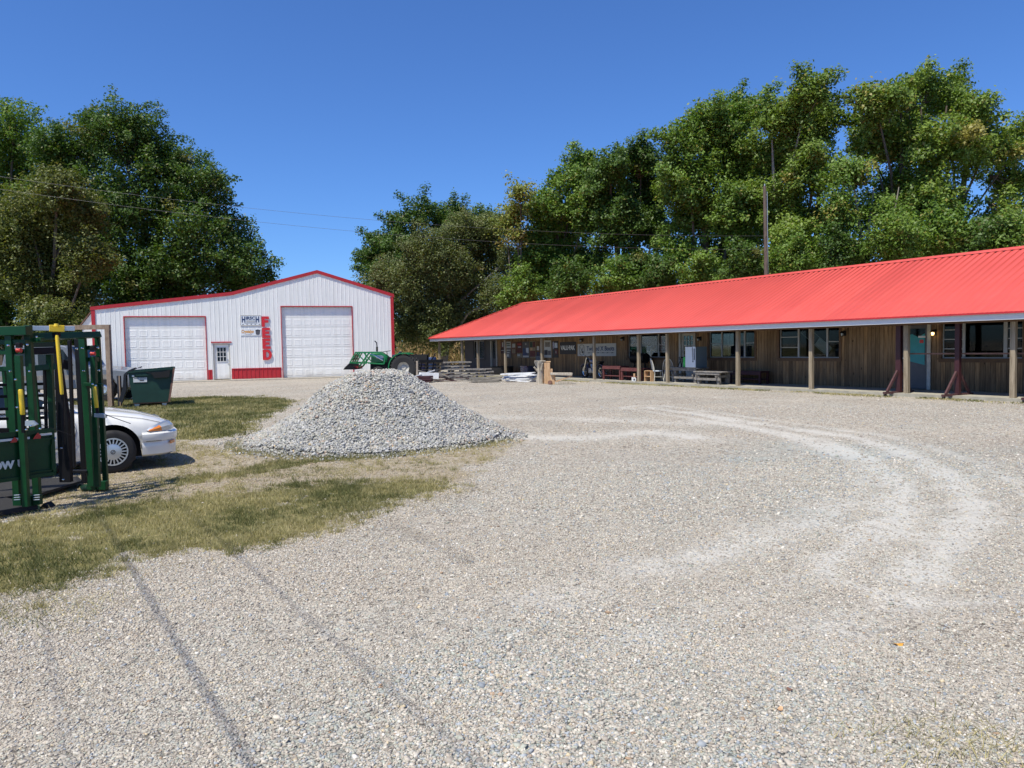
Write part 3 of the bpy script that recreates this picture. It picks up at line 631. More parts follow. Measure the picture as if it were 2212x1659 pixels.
tree('maple_tree', 'maple with a yellowing left edge behind the hip end of the red roof', 58,
     [(1175, 440, 45), (1230, 380, 42), (1260, 350, 36), (1200, 490, 65), (1160, 550, 50), (1230, 570, 50), (1140, 600, 40), (1270, 440, 50), (1200, 610, 35)], 24000, .27, gmid, trunk_r=.35)
tree('yellow_tree', 'small tree of yellow-green leaves on the left flank of the tree row', 56,
     [(1125, 405, 18), (1110, 450, 20), (1095, 490, 16), (1140, 440, 16), (1115, 510, 16)], 1900, .27, gyel, trunk_r=.16, ub=1130, nb=10)
tree('maple_tree', 'dark maple with twin peaks left of the tallest trees', 55,
     [(1320, 345, 42), (1385, 335, 40), (1310, 420, 60), (1390, 410, 60), (1350, 480, 60), (1410, 500, 40), (1290, 560, 35), (1370, 570, 40)], 23000, .26, gdark, trunk_r=.35, stems=2)
tree('maple_tree', 'tall green maple whose crown steps up in the middle of the tree row', 51,
     [(1475, 280, 50), (1530, 250, 52), (1590, 225, 46), (1630, 220, 38), (1490, 370, 72), (1580, 330, 75), (1500, 460, 60), (1580, 440, 60), (1470, 540, 40), (1560, 550, 45), (1620, 500, 40)], 32000, .25, gmid, trunk_r=.4, stems=2)
tree('maple_tree', 'bright green maple directly behind the wooden utility pole', 47,
     [(1745, 180, 42), (1695, 230, 45), (1770, 240, 50), (1680, 320, 65), (1760, 340, 62), (1700, 430, 55), (1650, 400, 50), (1710, 520, 50), (1790, 480, 36), (1660, 570, 40), (1760, 570, 40)], 30000, .24, gbright, trunk_r=.35, stems=3, barkm='bark_pale')
tree('maple_tree', 'tall maple with bare lower limbs at the right end of the tree row', 45,
     [(1890, 200, 45), (1945, 180, 42), (1990, 165, 36), (2050, 190, 48), (2100, 215, 42), (1880, 290, 50), (1960, 270, 65), (2050, 290, 65), (2130, 300, 58), (2180, 370, 45), (1850, 240, 26), (2165, 440, 35), (2195, 300, 30), (1935, 375, 48), (2010, 395, 48)], 30000, .24, gbright, trunk_r=.38, stems=4, nb=220, ub=1990)
tree('maple_tree', 'thin-crowned pale-barked tree leaning between the two tallest maples', 43,
     [(1810, 420, 40), (1840, 350, 38), (1860, 460, 44), (1930, 430, 44), (1800, 500, 36), (1990, 400, 44), (2060, 430, 40), (1950, 480, 40)], 8000, .23, gmid, trunk_r=.22, stems=2, barkm='bark_pale', nb=120, ub=1870)
und = [(1130, 620, 34, 55, gmid), (1235, 600, 38, 54, gdark), (1330, 600, 34, 52, gmid), (1420, 590, 34, 50, gdark), (1520, 580, 36, 48, gmid), (1610, 560, 36, 46, gdark), (1720, 560, 40, 44, gmid), (1830, 540, 34, 42, gdark), (1940, 510, 48, 40, gmid), (2040, 500, 48, 40, gmid), (2130, 510, 40, 39, gdark), (2200, 520, 34, 38, gmid)]
lbs = ['behind the hip end of the red roof', 'under the yellow-edged maple', 'under the left of the twin-peaked maple', 'under the right of the twin-peaked maple', 'under the stepped tall maple', 'just left of the utility pole', 'just right of the utility pole', 'below the leaning pale tree', 'below the tallest maple, left of centre', 'below the tallest maple, right of centre', 'near the right edge of the frame', 'cut by the right edge of the frame']
for (u, v, r_, dp, cl), lb in zip(und, lbs):
    tree('sapling', 'green sapling '+lb, dp, [(u, v, r_), (u-24, v+22, r_*.8), (u+26, v+18, r_*.8), (u+6, v+48, r_), (u-10, v-26, r_*.5)], 4200, .22, cl, trunk_r=.09, cat='sapling', group='undergrowth saplings behind the long building', nb=16, clump=.55)
# a far belt of woodland closing the horizon
k = 26000; u_ = rng.uniform(-170, 260, k); yy = 190+rng.normal(0, 5, k)+np.abs(u_)*.1; hh = (7+5*fbm(u_, yy, .06))*rng.random(k)**.6
Pp = np.stack([u_, yy, hh], 1); t = rng.normal(0, 1, (k, 3)); t /= np.linalg.norm(t, axis=1, keepdims=True); b_ = np.cross(t, rng.normal(0, 1, (k, 3))); b_ /= np.linalg.norm(b_, axis=1, keepdims=True)
V = np.stack([Pp-t*.9, Pp+b_*.6, Pp+t*.9, Pp-b_*.6], 1); cc = np.array([[.04, .075, .02]])*rng.uniform(.6, 1.5, (k, 1))
tag(npmesh('far_woods', V.reshape(-1, 3), np.arange(k*4).reshape(-1, 4), 'leaf', np.repeat(cc, 4, 0)), kind='stuff')
# cornfield, dry and brown, beyond the gap between the buildings
k = 15000; u_ = rng.uniform(-11, 2, k); yy = rng.uniform(70, 84, k); z0 = rng.uniform(0, 2.1, k); ang = rng.uniform(0, 6.28, k); hh = rng.uniform(.3, .7, k)
V = np.stack([np.stack([u_, yy, z0], 1), np.stack([u_+.09, yy, z0], 1), np.stack([u_+np.cos(ang)*.35, yy+np.sin(ang)*.35, z0+hh], 1)], 1)
cc = np.array([[.34, .24, .11]])*rng.uniform(.45, 1.3, (k, 1)); cc[rng.random(k) < .15] = (.16, .17, .05)
tag(npmesh('cornfield', V.reshape(-1, 3), np.arange(k*3).reshape(-1, 3), 'straw', np.repeat(cc, 3, 0), quads=3), kind='stuff')
#@@PART3
# ================================================================ WHITE METAL BUILDING
gb = thing('metal_building', 'white ribbed metal building with red trim and two overhead doors', 'building', (-16.97, 42.27, 0), R(20))
XL, XR = -5.86, 10.33
def roofz(x):
    P = [(XL, 4.12), (1.16, 4.98), (5.93, 6.31), (XR, 4.94)]
    for (a, za), (b, zb) in zip(P, P[1:]):
        if x <= b: return za+(zb-za)*(x-a)/(b-a)
    return P[-1][1]
OP = [(-4.37, -.29, 3.62), (.06, .97, 2.12), (3.84, 7.89, 4.2)]
def optop(x):
    for a, b, h in OP:
        if a < x < b: return h
    return .06
xs = sorted({XL, XR, 1.16, 5.93, *[a for a, b, h in OP], *[b for a, b, h in OP]})
mb = MB()
for a, b in zip(xs, xs[1:]):
    z0 = optop((a+b)/2); mb.quad((a, 0, z0), (b, 0, z0), (b, 0, roofz(b)), (a, 0, roofz(a)))
for a, b, h in OP:
    mb.quad((a, 0, .06), (a, .14, .06), (a, .14, h), (a, 0, h)); mb.quad((b, .14, .06), (b, 0, .06), (b, 0, h), (b, .14, h)); mb.quad((a, 0, h), (a, .14, h), (b, .14, h), (b, 0, h))
DY = 15
mb.quad((XL, DY, .06), (XL, 0, .06), (XL, 0, 4.12), (XL, DY, 4.12)); mb.quad((XR, 0, .06), (XR, DY, .06), (XR, DY, 4.94), (XR, 0, 4.94))
for a, b in ((XL, 1.16), (1.16, 5.93), (5.93, XR)): mb.quad((a, DY, .06), (b, DY, .06), (b, DY, roofz(b)), (a, DY, roofz(a)))
x = XL+.12
while x < XR-.1:
    z0 = optop(x) if not any(abs(x-e) < .05 for a, b, h in OP for e in (a, b)) else 9
    if z0 < 9:
        if z0 < .1 and 1.02 < x < 3.73: z0 = .66
        mb.prism([(x-.022, -.001, z0+.02), (x-.010, -.011, z0+.02), (x+.010, -.011, z0+.02), (x+.022, -.001, z0+.02)], (0, 0, roofz(x)-.16-z0))
    x += .2286
for k in range(60): mb.prism([(XR, .2+k*.25, .1), (XR+.02, .21+k*.25, .1), (XR+.02, .23+k*.25, .1), (XR, .24+k*.25, .1)], (0, 0, 4.7))
mb.build('wall', 'white_steel', gb)
mb = MB()
for a, b in ((1.02, 3.74), (-.23, 0.0)):
    mb.box(a, b, -.012, .01, .08, .64); x = a+.1
    while x < b-.05: mb.prism([(x-.022, -.012, .08), (x-.01, -.034, .08), (x+.01, -.034, .08), (x+.022, -.012, .08)], (0, 0, .56)); x += .2286
mb.box(1.02, 3.74, -.04, 0, .64, .68)
mb.build('wainscot', 'red_steel', gb)
mb = MB()
for (a, b) in ((XL-.12, 1.16), (1.16, 5.93), (5.93, XR+.12)):
    za, zb = roofz(max(a, XL)), roofz(min(b, XR)); mb.prism([(a, -.06, za-.13), (b, -.06, zb-.13), (b, -.06, zb+.06), (a, -.06, za+.06)], (0, .10, 0))
for xc, zt in ((XL, 4.0), (XR, 4.82)): mb.box(xc-.09, xc+.09, -.045, .09, .08, zt)
for a, b, h in (OP[0], OP[2]):
    mb.box(a-.045, a, -.03, .135, .08, h); mb.box(b, b+.045, -.03, .135, .08, h); mb.box(a-.045, b+.045, -.03, .135, h, h+.055)
mb.box(.06-.09, .97+.09, -.045, .02, 2.16, 2.22)
mb.box(XR+.02, XR+.14, -.06, DY, 4.80, 4.94)
mb.build('trim', 'red_steel', gb)
mb = MB()
for (a, b) in ((XL-.12, 1.16), (1.16, 5.93), (5.93, XR+.12)):
    za, zb = roofz(max(a, XL)), roofz(min(b, XR)); mb.prism([(a, .02, za+.02), (b, .02, zb+.02), (b, .02, zb+.05), (a, .02, za+.05)], (0, DY, 0))
mb.build('roof', 'red_steel', gb)
# low side extension at the left
mb = MB(); mb.prism([(XL-.62, .5, .08), (XL-.1, .5, .08), (XL-.1, .5, 3.95), (XL-.62, .5, 3.25)], (0, 10, 0)); ln = mb.build('lean_to', 'white_steel', gb)
mb = MB(); mb.prism([(XL-.72, .42, 3.14), (XL-.1, .42, 4.0), (XL-.1, .42, 4.08), (XL-.72, .42, 3.24)], (0, 10.2, 0)); mb.build('roof', 'rust', ln)
# overhead doors
def ohdoor(a, b, h, rows, cols):
    y0 = .115; mb = MB(); rh = (h-.06)/rows
    for r_ in range(rows):
        z0 = .06+r_*rh; mb.box(a, b, y0, y0+.04, z0+.006, z0+rh-.006)
        cw = (b-a-.10)/cols
        for c in range(cols):
            x0 = a+.05+c*cw+.07; x1 = x0+cw-.14; za, zb = z0+rh*.2, z0+rh*.8; e = .025
            o_ = [(x0, y0-.001, za), (x1, y0-.001, za), (x1, y0-.001, zb), (x0, y0-.001, zb)]
            i_ = [(x0+e, y0-.009, za+e), (x1-e, y0-.009, za+e), (x1-e, y0-.009, zb-e), (x0+e, y0-.009, zb-e)]
            i2 = [(x0+3*e, y0-.004, za+3*e), (x1-3*e, y0-.004, za+3*e), (x1-3*e, y0-.004, zb-3*e), (x0+3*e, y0-.004, zb-3*e)]
            mb.add(o_+i_+i2, [(0, 1, 5, 4), (1, 2, 6, 5), (2, 3, 7, 6), (3, 0, 4, 7), (4, 5, 9, 8), (5, 6, 10, 9), (6, 7, 11, 10), (7, 4, 8, 11), (8, 9, 10, 11)])
    d_ = mb.build('overhead_door', 'door_white', gb)
    mb = MB(); mb.box(a+.02, b-.02, y0-.01, y0+.03, .04, .062); mb.build('bottom_seal', 'black_rubber', d_)
ohdoor(*OP[0], 6, 7); ohdoor(*OP[2], 7, 7)
mb = MB(); mb.box(.13, .90, .10, .15, .10, 2.06); d_ = mb.build('entry_door', 'door_white', gb, bevel=.004)
mb = MB(); mb.box(.06, .13, .03, .2, .08, 2.12); mb.box(.90, .97, .03, .2, .08, 2.12); mb.box(.13, .90, .03, .2, 2.06, 2.12); mb.build('frame', 'trim_white', d_)
mb = MB(); mb.box(.27, .76, .085, .099, 1.10, 1.90); mb.build('pane', 'car_glass', d_)
mb = MB()
for k in range(4): xx = .27+k*.49/3; mb.box(xx-.014, xx+.014, .072, .086, 1.08, 1.92)
for k in range(4): zz = 1.10+k*.8/3; mb.box(.26, .77, .070, .0855, zz-.014, zz+.014)
mb.build('muntins', 'white_paint', d_)
mb = MB(); mb.lathe([(0, .04), (.03, .05), (.035, .07), (.02, .1)], (.84, 0, 1.0), 'y', 12); mb.build('handle', 'chrome', d_); MB().lathe([(0, .06), (.028, .065), (.028, .1)], (.84, 0, 1.18), 'y', 12).build('deadbolt', 'chrome', d_)
tag(MB().box(XL-.6, XR+.6, -1.05, .0, .0, .06).build('concrete_apron', 'concrete'), kind='structure')
ap = bpy.data.objects['concrete_apron']; ap.location = gb.location; ap.rotation_euler = gb.rotation_euler
# signs on the wall: positions measured on the facade plane
GO = np.array([-16.97, 42.27]); GT = np.array([math.cos(R(20)), math.sin(R(20))]); GN = np.array([-GT[1], GT[0]])
def gl(u, v):
    d = ray(u, v); t = (GO@GN)/(d.x*GN[0]+d.y*GN[1]); p = np.array([d.x*t, d.y*t]); return float((p-GO)@GT), H+d.z*t
def gworld(x_, y_, z_): p = GO+GT*x_+GN*y_; return (p[0], p[1], z_)
zz = lambda a, b: ((700+a*.10854)*.72, (920+b*.10854)*.72)
def gsign(name, label, a, b, c, d, mat, y_=-.03):
    x0, z1 = gl(*zz(a, b)); x1, z0 = gl(*zz(c, d)); t = thing(name, label, 'sign', gworld(x0, y_, z0), R(20))
    w, h = x1-x0, z1-z0; MB().box(0, w, 0, .02, 0, h).build('board', mat, t); return t, w, h
t, w, h = gsign('company_sign', 'white sign with tall navy block lettering above the tub sign', 190, 245, 765, 520, 'sign_white')
mb = MB()
for x0, x1, z0, z1 in ((0, w, h-.02, h+.015), (0, w, -.015, .02), (-.015, .015, .02, h-.02), (w-.015, w+.015, .02, h-.02)): mb.box(x0, x1, -.006, .021, z0, z1)
mb.build('frame', 'trim_white', t)
# tall first and last H, short IRSC between
for x0 in (.065, .745): fit_text('H', 'letter', 'ink_navy', t, w*x0, w*(x0+.175), h*.30, h*.90, bold=.05)
fit_text('IRSC', 'letter', 'ink_navy', t, w*.27, w*.72, h*.58, h*.90, bold=.04)
mb = MB(); mb.box(w*.29, w*.72, -.006, 0, h*.33, h*.50); mb.build('name_plate', 'pickup_grey', t)
mb = MB()
for k in range(9): mb.box(w*(.305+.045*k), w*(.335+.045*k), -.009, -.0065, h*.36, h*.47)
mb.build('print', 'ink_white', t)
mb = MB(); mb.box(w*.2, w*.83, -.003, 0, h*.22, h*.25)
for k in range(5):
    xx = w*(.09+.2*k); mb.box(xx, xx+w*.055, -.003, 0, h*.10, h*.145); mb.box(xx+w*.004, xx+w*.012, -.003, 0, h*.06, h*.10); mb.box(xx+w*.043, xx+w*.051, -.003, 0, h*.06, h*.10); mb.box(xx+w*.055, xx+w*.072, -.003, 0, h*.125, h*.165)
mb.build('livestock_emblems', 'ink_black', t)
t, w, h = gsign('tub_sign', 'white sign with orange script and a dark feed tub, below the navy-lettered one', 200, 610, 770, 795, 'sign_white')
fit_text('Crystalyx', 'letter', 'ink_orange', t, w*.04, w*.66, h*.22, h*.84, bold=.03, shear=.25)
mb = MB(); mb.box(w*.24, w*.56, -.003, 0, h*.12, h*.15); mb.build('underline', 'ink_black', t)
mb = MB(); mb.add([(w*.72, -.004, h*.78), (w*.745, -.004, h*.15), (w*.83, -.004, h*.07), (w*.93, -.004, h*.15), (w*.96, -.004, h*.78), (w*.84, -.004, h*.88)], [(0, 1, 2, 3, 4, 5)]); mb.build('tub_picture', 'door_grey', t)
mb = MB(); mb.box(w*.73, w*.95, -.008, -.0045, h*.70, h*.80); mb.build('tub_rim', 'ink_black', t)
# FEED letters, stacked
ft = thing('feed_letters', 'stacked red letters spelling FEED on the white wall', 'sign', gworld(*[gl(*zz(780, 560))[0], -.05, 0]), R(20))
x0 = gl(*zz(780, 560))[0]
for ch, a, b, c, d in (('F', 778, 272, 995, 556), ('E', 790, 585, 1020, 862), ('E', 800, 885, 1030, 1165), ('D', 812, 1190, 1070, 1470)):
    xa, z1 = gl(*zz(a, b)); xb, z0 = gl(*zz(c, d)); W_, H_ = xb-xa, z1-z0; X0 = xa-x0; s_ = W_*.40; mb = MB()
    P = lambda q: [(X0+p[0]*W_, -.02, z0+p[1]*H_) for p in q]
    if ch in 'FE':
        mb.prism(P([(0, 0), (.40, 0), (.40, 1), (0, 1)]), (0, .03, 0))
        mb.prism(P([(.4, .77), (1, .74), (.97, 1), (.4, 1)]), (0, .0299, 0)); mb.prism(P([(.4, .40), (.9, .40), (.9, .63), (.4, .63)]), (0, .0299, 0))
        if ch == 'E': mb.prism(P([(.4, 0), (1.02, 0), (1.0, .24), (.4, .24)]), (0, .0299, 0))
    else:
        out = [(0, 0), (.5, 0)]+[(.5+.5*math.sin(t_), .5-.5*math.cos(t_)) for t_ in np.linspace(.1, math.pi-.1, 10)]+[(.5, 1), (0, 1)]
        inn = [(.36, .24), (.48, .24)]+[(.48+.20*math.sin(t_), .5-.26*math.cos(t_)) for t_ in np.linspace(.1, math.pi-.1, 10)]+[(.48, .76), (.36, .76)]
        k = len(out); A = P(out); B = P(inn); A2 = [(p[0], p[1]+.03, p[2]) for p in A]; B2 = [(p[0], p[1]+.03, p[2]) for p in B]
        fs = []
        for i in range(k): j = (i+1) % k; fs += [(i, j, k+j, k+i), (2*k+i, 2*k+j, j, i), (k+i, k+j, 3*k+j, 3*k+i)]
        mb.add(A+B+A2+B2, fs)
    mb.build('letter', 'letter_red', ft)

# ================================================================ LONG RED-ROOFED STORE
st = thing('store_building', 'long low plank-walled store with a bright red metal roof and front porch', 'building', (P0[0], P0[1], 0), PA)
TL, TR = -24.93, 22.; SF = -.45; RS, RZ, EZ = 3.92, 4.32, 2.29; SB = 2*RS-SF; RTL = -20.6; WS = 1.9
def rz_(s): return EZ+(RZ-EZ)*(s-SF)/(RS-SF)
# roof shell
mb = MB(); e = .06; th = .035
def slab(P):
    n_ = (Vector(P[1])-Vector(P[0])).cross(Vector(P[2])-Vector(P[1])).normalized(); n_ = n_ if n_.z > 0 else -n_
    k = len(P); lo = [tuple(Vector(p)-n_*th) for p in P]; mb.add(P+lo, [tuple(range(k)), tuple(range(2*k-1, k-1, -1))]+[(i, k+i, k+(i+1) % k, (i+1) % k) for i in range(k)])
slab([(TL-e, SF-e, EZ), (TR, SF-e, EZ), (TR, RS, RZ), (RTL, RS, RZ)])
slab([(TR, SB+e, EZ), (TL-e, SB+e, EZ), (RTL, RS, RZ), (TR, RS, RZ)])
slab([(TL-e, SB+e, EZ), (TL-e, SF-e, EZ), (RTL, RS, RZ)])
mr, nt, b = nodes('red_roof'); c = coords(nt); nz = N(nt, 'ShaderNodeTexNoise', Scale=.5, Detail=5, Roughness=.6); L(nt, c, nz.inputs['Vector'])
n2 = N(nt, 'ShaderNodeTexNoise', Scale=9., Detail=4); L(nt, coords(nt, (1, .15, .15)), n2.inputs['Vector'])
cc_ = mixc(nt, ramp(nt, nz.outputs[0], [(.3, (0, 0, 0)), (.7, (1, 1, 1))]), (.60, .080, .055), (.66, .094, .066)); cc_ = mixc(nt, mth(nt, 'MULTIPLY', ramp(nt, n2.outputs[0], [(.5, (0, 0, 0)), (.8, (1, 1, 1))]), .12), cc_, (.72, .19, .18))
sx_ = N(nt, 'ShaderNodeSeparateXYZ'); L(nt, c, sx_.inputs[0]); wn = N(nt, 'ShaderNodeTexWhiteNoise', noise_dimensions='1D'); L(nt, mth(nt, 'FLOOR', mth(nt, 'DIVIDE', sx_.outputs[0], .9144)), wn.inputs['W'])
cc_ = mixc(nt, 1., cc_, ramp(nt, wn.outputs[0], [(0, (.93, .92, .92)), (1, (1.05, 1.08, 1.08))]), 'MULTIPLY')
n3 = N(nt, 'ShaderNodeTexNoise', Scale=3., Detail=6); L(nt, coords(nt, (3, .25, .25)), n3.inputs['Vector'])
cc_ = mixc(nt, 1., cc_, ramp(nt, n3.outputs[0], [(.3, (.955, .94, .94)), (.6, (1, 1, 1))]), 'MULTIPLY')
n5 = N(nt, 'ShaderNodeTexNoise', Scale=1.2, Detail=2); L(nt, c, n5.inputs['Vector']); bump(nt, b, n5.outputs[0], .25, .02)
L(nt, cc_, b.inputs['Base Color']); b.inputs['Roughness'].default_value = .42; b.inputs['Specular IOR Level'].default_value = .5; M['red_roof'] = mr
rf = mb.build('roof', mr, st)
mb = MB(); x = TL+.15
while x < 15:
    s1 = RS-.12
    if x < RTL: s1 = SF+(RS-SF)*(x-TL)/(RTL-TL)-.1
    if s1 > SF+.2:
        a = (x, SF-e-.01, rz_(SF-e-.01)); z2 = rz_(s1)
        mb.prism([(x-.085, SF-e-.008, EZ-.008), (x-.012, SF-e-.008, EZ+.004), (x+.012, SF-e-.008, EZ+.004), (x+.085, SF-e-.008, EZ-.008)], (0, s1-SF+e, z2-rz_(SF-e)))
    x += .2286
rb = mb.build('ribs', mr, rf); 
mb = MB(); mb.prism([(RTL-.1, RS-.20, RZ-.045), (RTL-.1, RS, RZ+.055), (RTL-.1, RS+.20, RZ-.045), (RTL-.1, RS, RZ+.03)], (TR-RTL, 0, 0))
hp = Vector((RTL, RS, RZ+.05)); mb.bar((TL-.02, SF-.02, EZ+.03), tuple(hp), .16, .03)
mb.build('ridge_cap', mr, rf)
mb = MB(); x = RTL+.1
while x < 15: mb.box(x+.05, x+.20, RS-.188, RS-.150, RZ-.075, RZ-.038); x += .2286
mb.build('closure_strip', 'maroon', rf)
mb = MB(); mb.box(TL-e-.005, TR, SF-e-.012, SF-e+.004, EZ-.050, EZ-.006); mb.build('drip_edge', 'red_steel', rf)
mb = MB(); mb.box(TL, TR, SF, SF+.03, 2.085, 2.245); mb.box(TL-.002, TL+.03, SF+.03, SB, 2.085, 2.245); mb.build('fascia', 'fascia', st)
mb = MB(); mb.box(TL+.03, TR, SF+.03, SB-.1, 2.20, 2.225); mb.build('porch_ceiling', 'soffit', st)
mb = MB(); mb.box(TL+.35, TR, -.07, .07, 2.04, 2.2); mb.build('porch_beam', 'trim_brown', st)
posts = [-24.45, -21.35, -19.4, -16.33, -12.76, -8.49, -5.47, -3.75, -.14, 2.91, 6.09, 8.89, 12.1, 15.3]
for t_ in posts:
    mb = MB(); w_ = .058+random.uniform(-.004, .006); z_ = 2.04; lx = random.uniform(-.012, .012)
    mb.bar((t_, 0, -.05), (t_+lx, 0, z_), w_*2, w_*2, up=(0, 1, 0)); mb.build('porch_post', 'post_wood', st, bevel=.006)
# slab
tag(MB().box(TL+.3, TR, -.16, SB-.4, -.05, .085).build('porch_slab', 'slab'), kind='structure')
ps = bpy.data.objects['porch_slab']; ps.location = st.location; ps.rotation_euler = st.rotation_euler
# front wall with openings: (t0,t1,z0,z1)
WIN = [(6.05, 8.25, 1.05, 2.18), (.14, 2.60, 1.05, 2.18), (-3.33, -1.0, 1.05, 2.18), (-8.38, -5.85, 1.05, 2.18)]
DOR = [(4.74, 5.66, .085, 2.12), (-4.98, -4.14, .085, 2.12), (-21.15, -20.5, .085, 2.1)]
def wallpanel(x0, x1, zt, ops, mat, name):
    xs_ = sorted({x0, x1, *[v for o_ in ops for v in o_[:2] if x0 < v < x1]}); zs = sorted({.085, zt, *[v for o_ in ops for v in o_[2:4]]}); mb = MB()
    for a, b_ in zip(xs_, xs_[1:]):
        for c_, d_ in zip(zs, zs[1:]):
            mx, mz = (a+b_)/2, (c_+d_)/2
            if any(o_[0] < mx < o_[1] and o_[2] < mz < o_[3] for o_ in ops): continue
            mb.quad((a, WS, c_), (b_, WS, c_), (b_, WS, d_), (a, WS, d_))
    for a, b_, c_, d_ in ops:
        if not (x0 <= a and b_ <= x1): continue
        y1 = WS+.12
        mb.quad((a, WS, c_), (a, y1, c_), (a, y1, d_), (a, WS, d_)); mb.quad((b_, y1, c_), (b_, WS, c_), (b_, WS, d_), (b_, y1, d_)); mb.quad((a, WS, d_), (a, y1, d_), (b_, y1, d_), (b_, WS, d_)); mb.quad((a, y1, c_), (a, WS, c_), (b_, WS, c_), (b_, y1, c_))
    return mb.build(name, mat, st, fix=False)
wallpanel(-20.45, TR-.4, 2.2, WIN+DOR[:2], 'plank_wall', 'wall')
W5 = (-23.36, -22.0, .95, 2.06)
wallpanel(-24.6, -20.45, 2.2, [W5, DOR[2]], 'grey_siding', 'wall')
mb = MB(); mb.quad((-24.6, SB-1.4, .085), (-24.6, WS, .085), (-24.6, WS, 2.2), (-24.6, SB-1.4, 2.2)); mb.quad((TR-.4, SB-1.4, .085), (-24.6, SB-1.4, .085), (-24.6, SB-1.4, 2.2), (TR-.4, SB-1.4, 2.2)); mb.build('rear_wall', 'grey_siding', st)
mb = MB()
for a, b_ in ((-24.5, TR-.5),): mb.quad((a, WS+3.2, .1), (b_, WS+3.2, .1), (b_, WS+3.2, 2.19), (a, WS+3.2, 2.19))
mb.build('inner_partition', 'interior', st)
def window(t0, t1, z0, z1, mull, lites, fm='window_frame', casing='trim_brown', y=WS+.06):
    w_ = MB(); f = .035
    for a, b_, c_, d_ in ((t0, t1, z0, z0+f), (t0, t1, z1-f, z1), (t0, t0+f, z0+f, z1-f), (t1-f, t1, z0+f, z1-f)): w_.box(a, b_, y-.02, y+.03, c_, d_)
    for a, b_ in mull: w_.box(a, b_, y-.025, y+.03, z0+f, z1-f)
    for a, b_, kk in lites:
        for q_ in range(1, kk): zc = z0+(z1-z0)*q_/kk; w_.box(a, b_, y-.015, y+.02, zc-.014, zc+.014)
    o = w_.build('window', fm, st)
    p = MB(); p.box(t0+f*.6, t1-f*.6, y+.0, y+.006, z0+f*.6, z1-f*.6); p.build('pane', 'glass', o)
    c = MB(); k = .085
    c.box(t0-k, t1+k, WS-.03, WS-.002, z0-k-.03, z0); c.box(t0-k, t1+k, WS-.03, WS-.002, z1, min(z1+k, 2.195)-.003); c.box(t0-k, t0, WS-.03, WS-.002, z0, z1); c.box(t1, t1+k, WS-.03, WS-.002, z0, z1); c.box(t0-k-.02, t1+k+.02, WS-.08, WS-.031, z0-.035, z0-.002)
    c.build('sill', casing, o); return o
window(*WIN[0], [(6.62, 6.70), (7.74, 7.84)], [(6.08, 6.62, 4), (7.84, 8.22, 4)])
window(*WIN[1], [(.90, .97), (2.07, 2.14)], [(.17, .9, 3), (2.14, 2.57, 2)])
window(*WIN[2], [(-2.72, -2.66), (-1.56, -1.49)], [(-3.3, -2.72, 2), (-1.49, -1.03, 2)])
window(*WIN[3], [(-7.56, -7.50), (-6.40, -6.33)], [(-8.35, -7.56, 2), (-6.33, -5.88, 2)])
window(*W5, [(-22.75, -22.68)], [], casing='grey_siding')
# doors
def door(t0, t1, mat, label=None):
    mb = MB(); y = WS+.05; mb.box(t0+.05, t1-.05, y, y+.04, .10, .95); mb.box(t0+.05, t0+.15, y, y+.04, .95, 2.07); mb.box(t1-.15, t1-.05, y, y+.04, .95, 2.07); mb.box(t0+.15, t1-.15, y, y+.04, 1.97, 2.07)
    d = mb.build('door', mat, st)
    f = MB(); f.box(t0-.06, t0+.05, WS-.035, WS+.1, .086, 2.12); f.box(t1-.05, t1+.06, WS-.035, WS+.1, .086, 2.12); f.box(t0-.06, t1+.06, WS-.04, WS+.1, 2.12, 2.19); f.build('frame', 'trim_white', d); return d, y
d, y = door(4.74, 5.66, 'door_grey'); MB().box(4.89, 5.51, y+.015, y+.02, .95, 1.97).build('pane', 'glass', d)
mb = MB(); mb.add([(4.90, y-.004, 1.75), (4.90, y-.004, .98), (5.5, y-.004, .84), (5.5, y-.004, 1.82), (5.3, y-.004, 1.70), (5.1, y-.004, 1.80)], [(0, 1, 2, 3, 4, 5)]); mb.build('poster', 'teal', d)
MB().box(5.30, 5.52, y-.012, y-.006, 1.68, 1.74).build('notice', 'white_paint', d); MB().box(5.34, 5.46, y-.012, y-.006, 1.52, 1.62).build('sticker', 'orange_red', d); MB().lathe([(0, -.05), (.03, -.045), (.03, -.02), (.015, 0)], (4.85, y, 1.05), 'y', 10).build('handle', 'galv', d)
d, y = door(-4.98, -4.14, 'trim_white'); MB().box(-4.83, -4.29, y+.015, y+.02, .95, 1.97).build('pane', 'glass', d)
mb = MB()
for k in (1, 2): mb.box(-4.83+.54*k/3-.01, -4.83+.54*k/3+.01, y, y+.012, .95, 1.97)
for k in range(1, 5): mb.box(-4.83, -4.29, y-.002, y+.0115, .95+1.02*k/5-.01, .95+1.02*k/5+.01)
mb.build('muntins', 'trim_white', d); MB().lathe([(0, -.05), (.03, -.045), (.03, -.02), (.015, 0)], (-4.88, y, 1.05), 'y', 10).build('handle', 'black_paint', d)
d, y = door(-21.15, -20.5, 'door_grey'); MB().box(-21.0, -20.65, y+.015, y+.02, .95, 1.97).build('pane', 'glass', d)
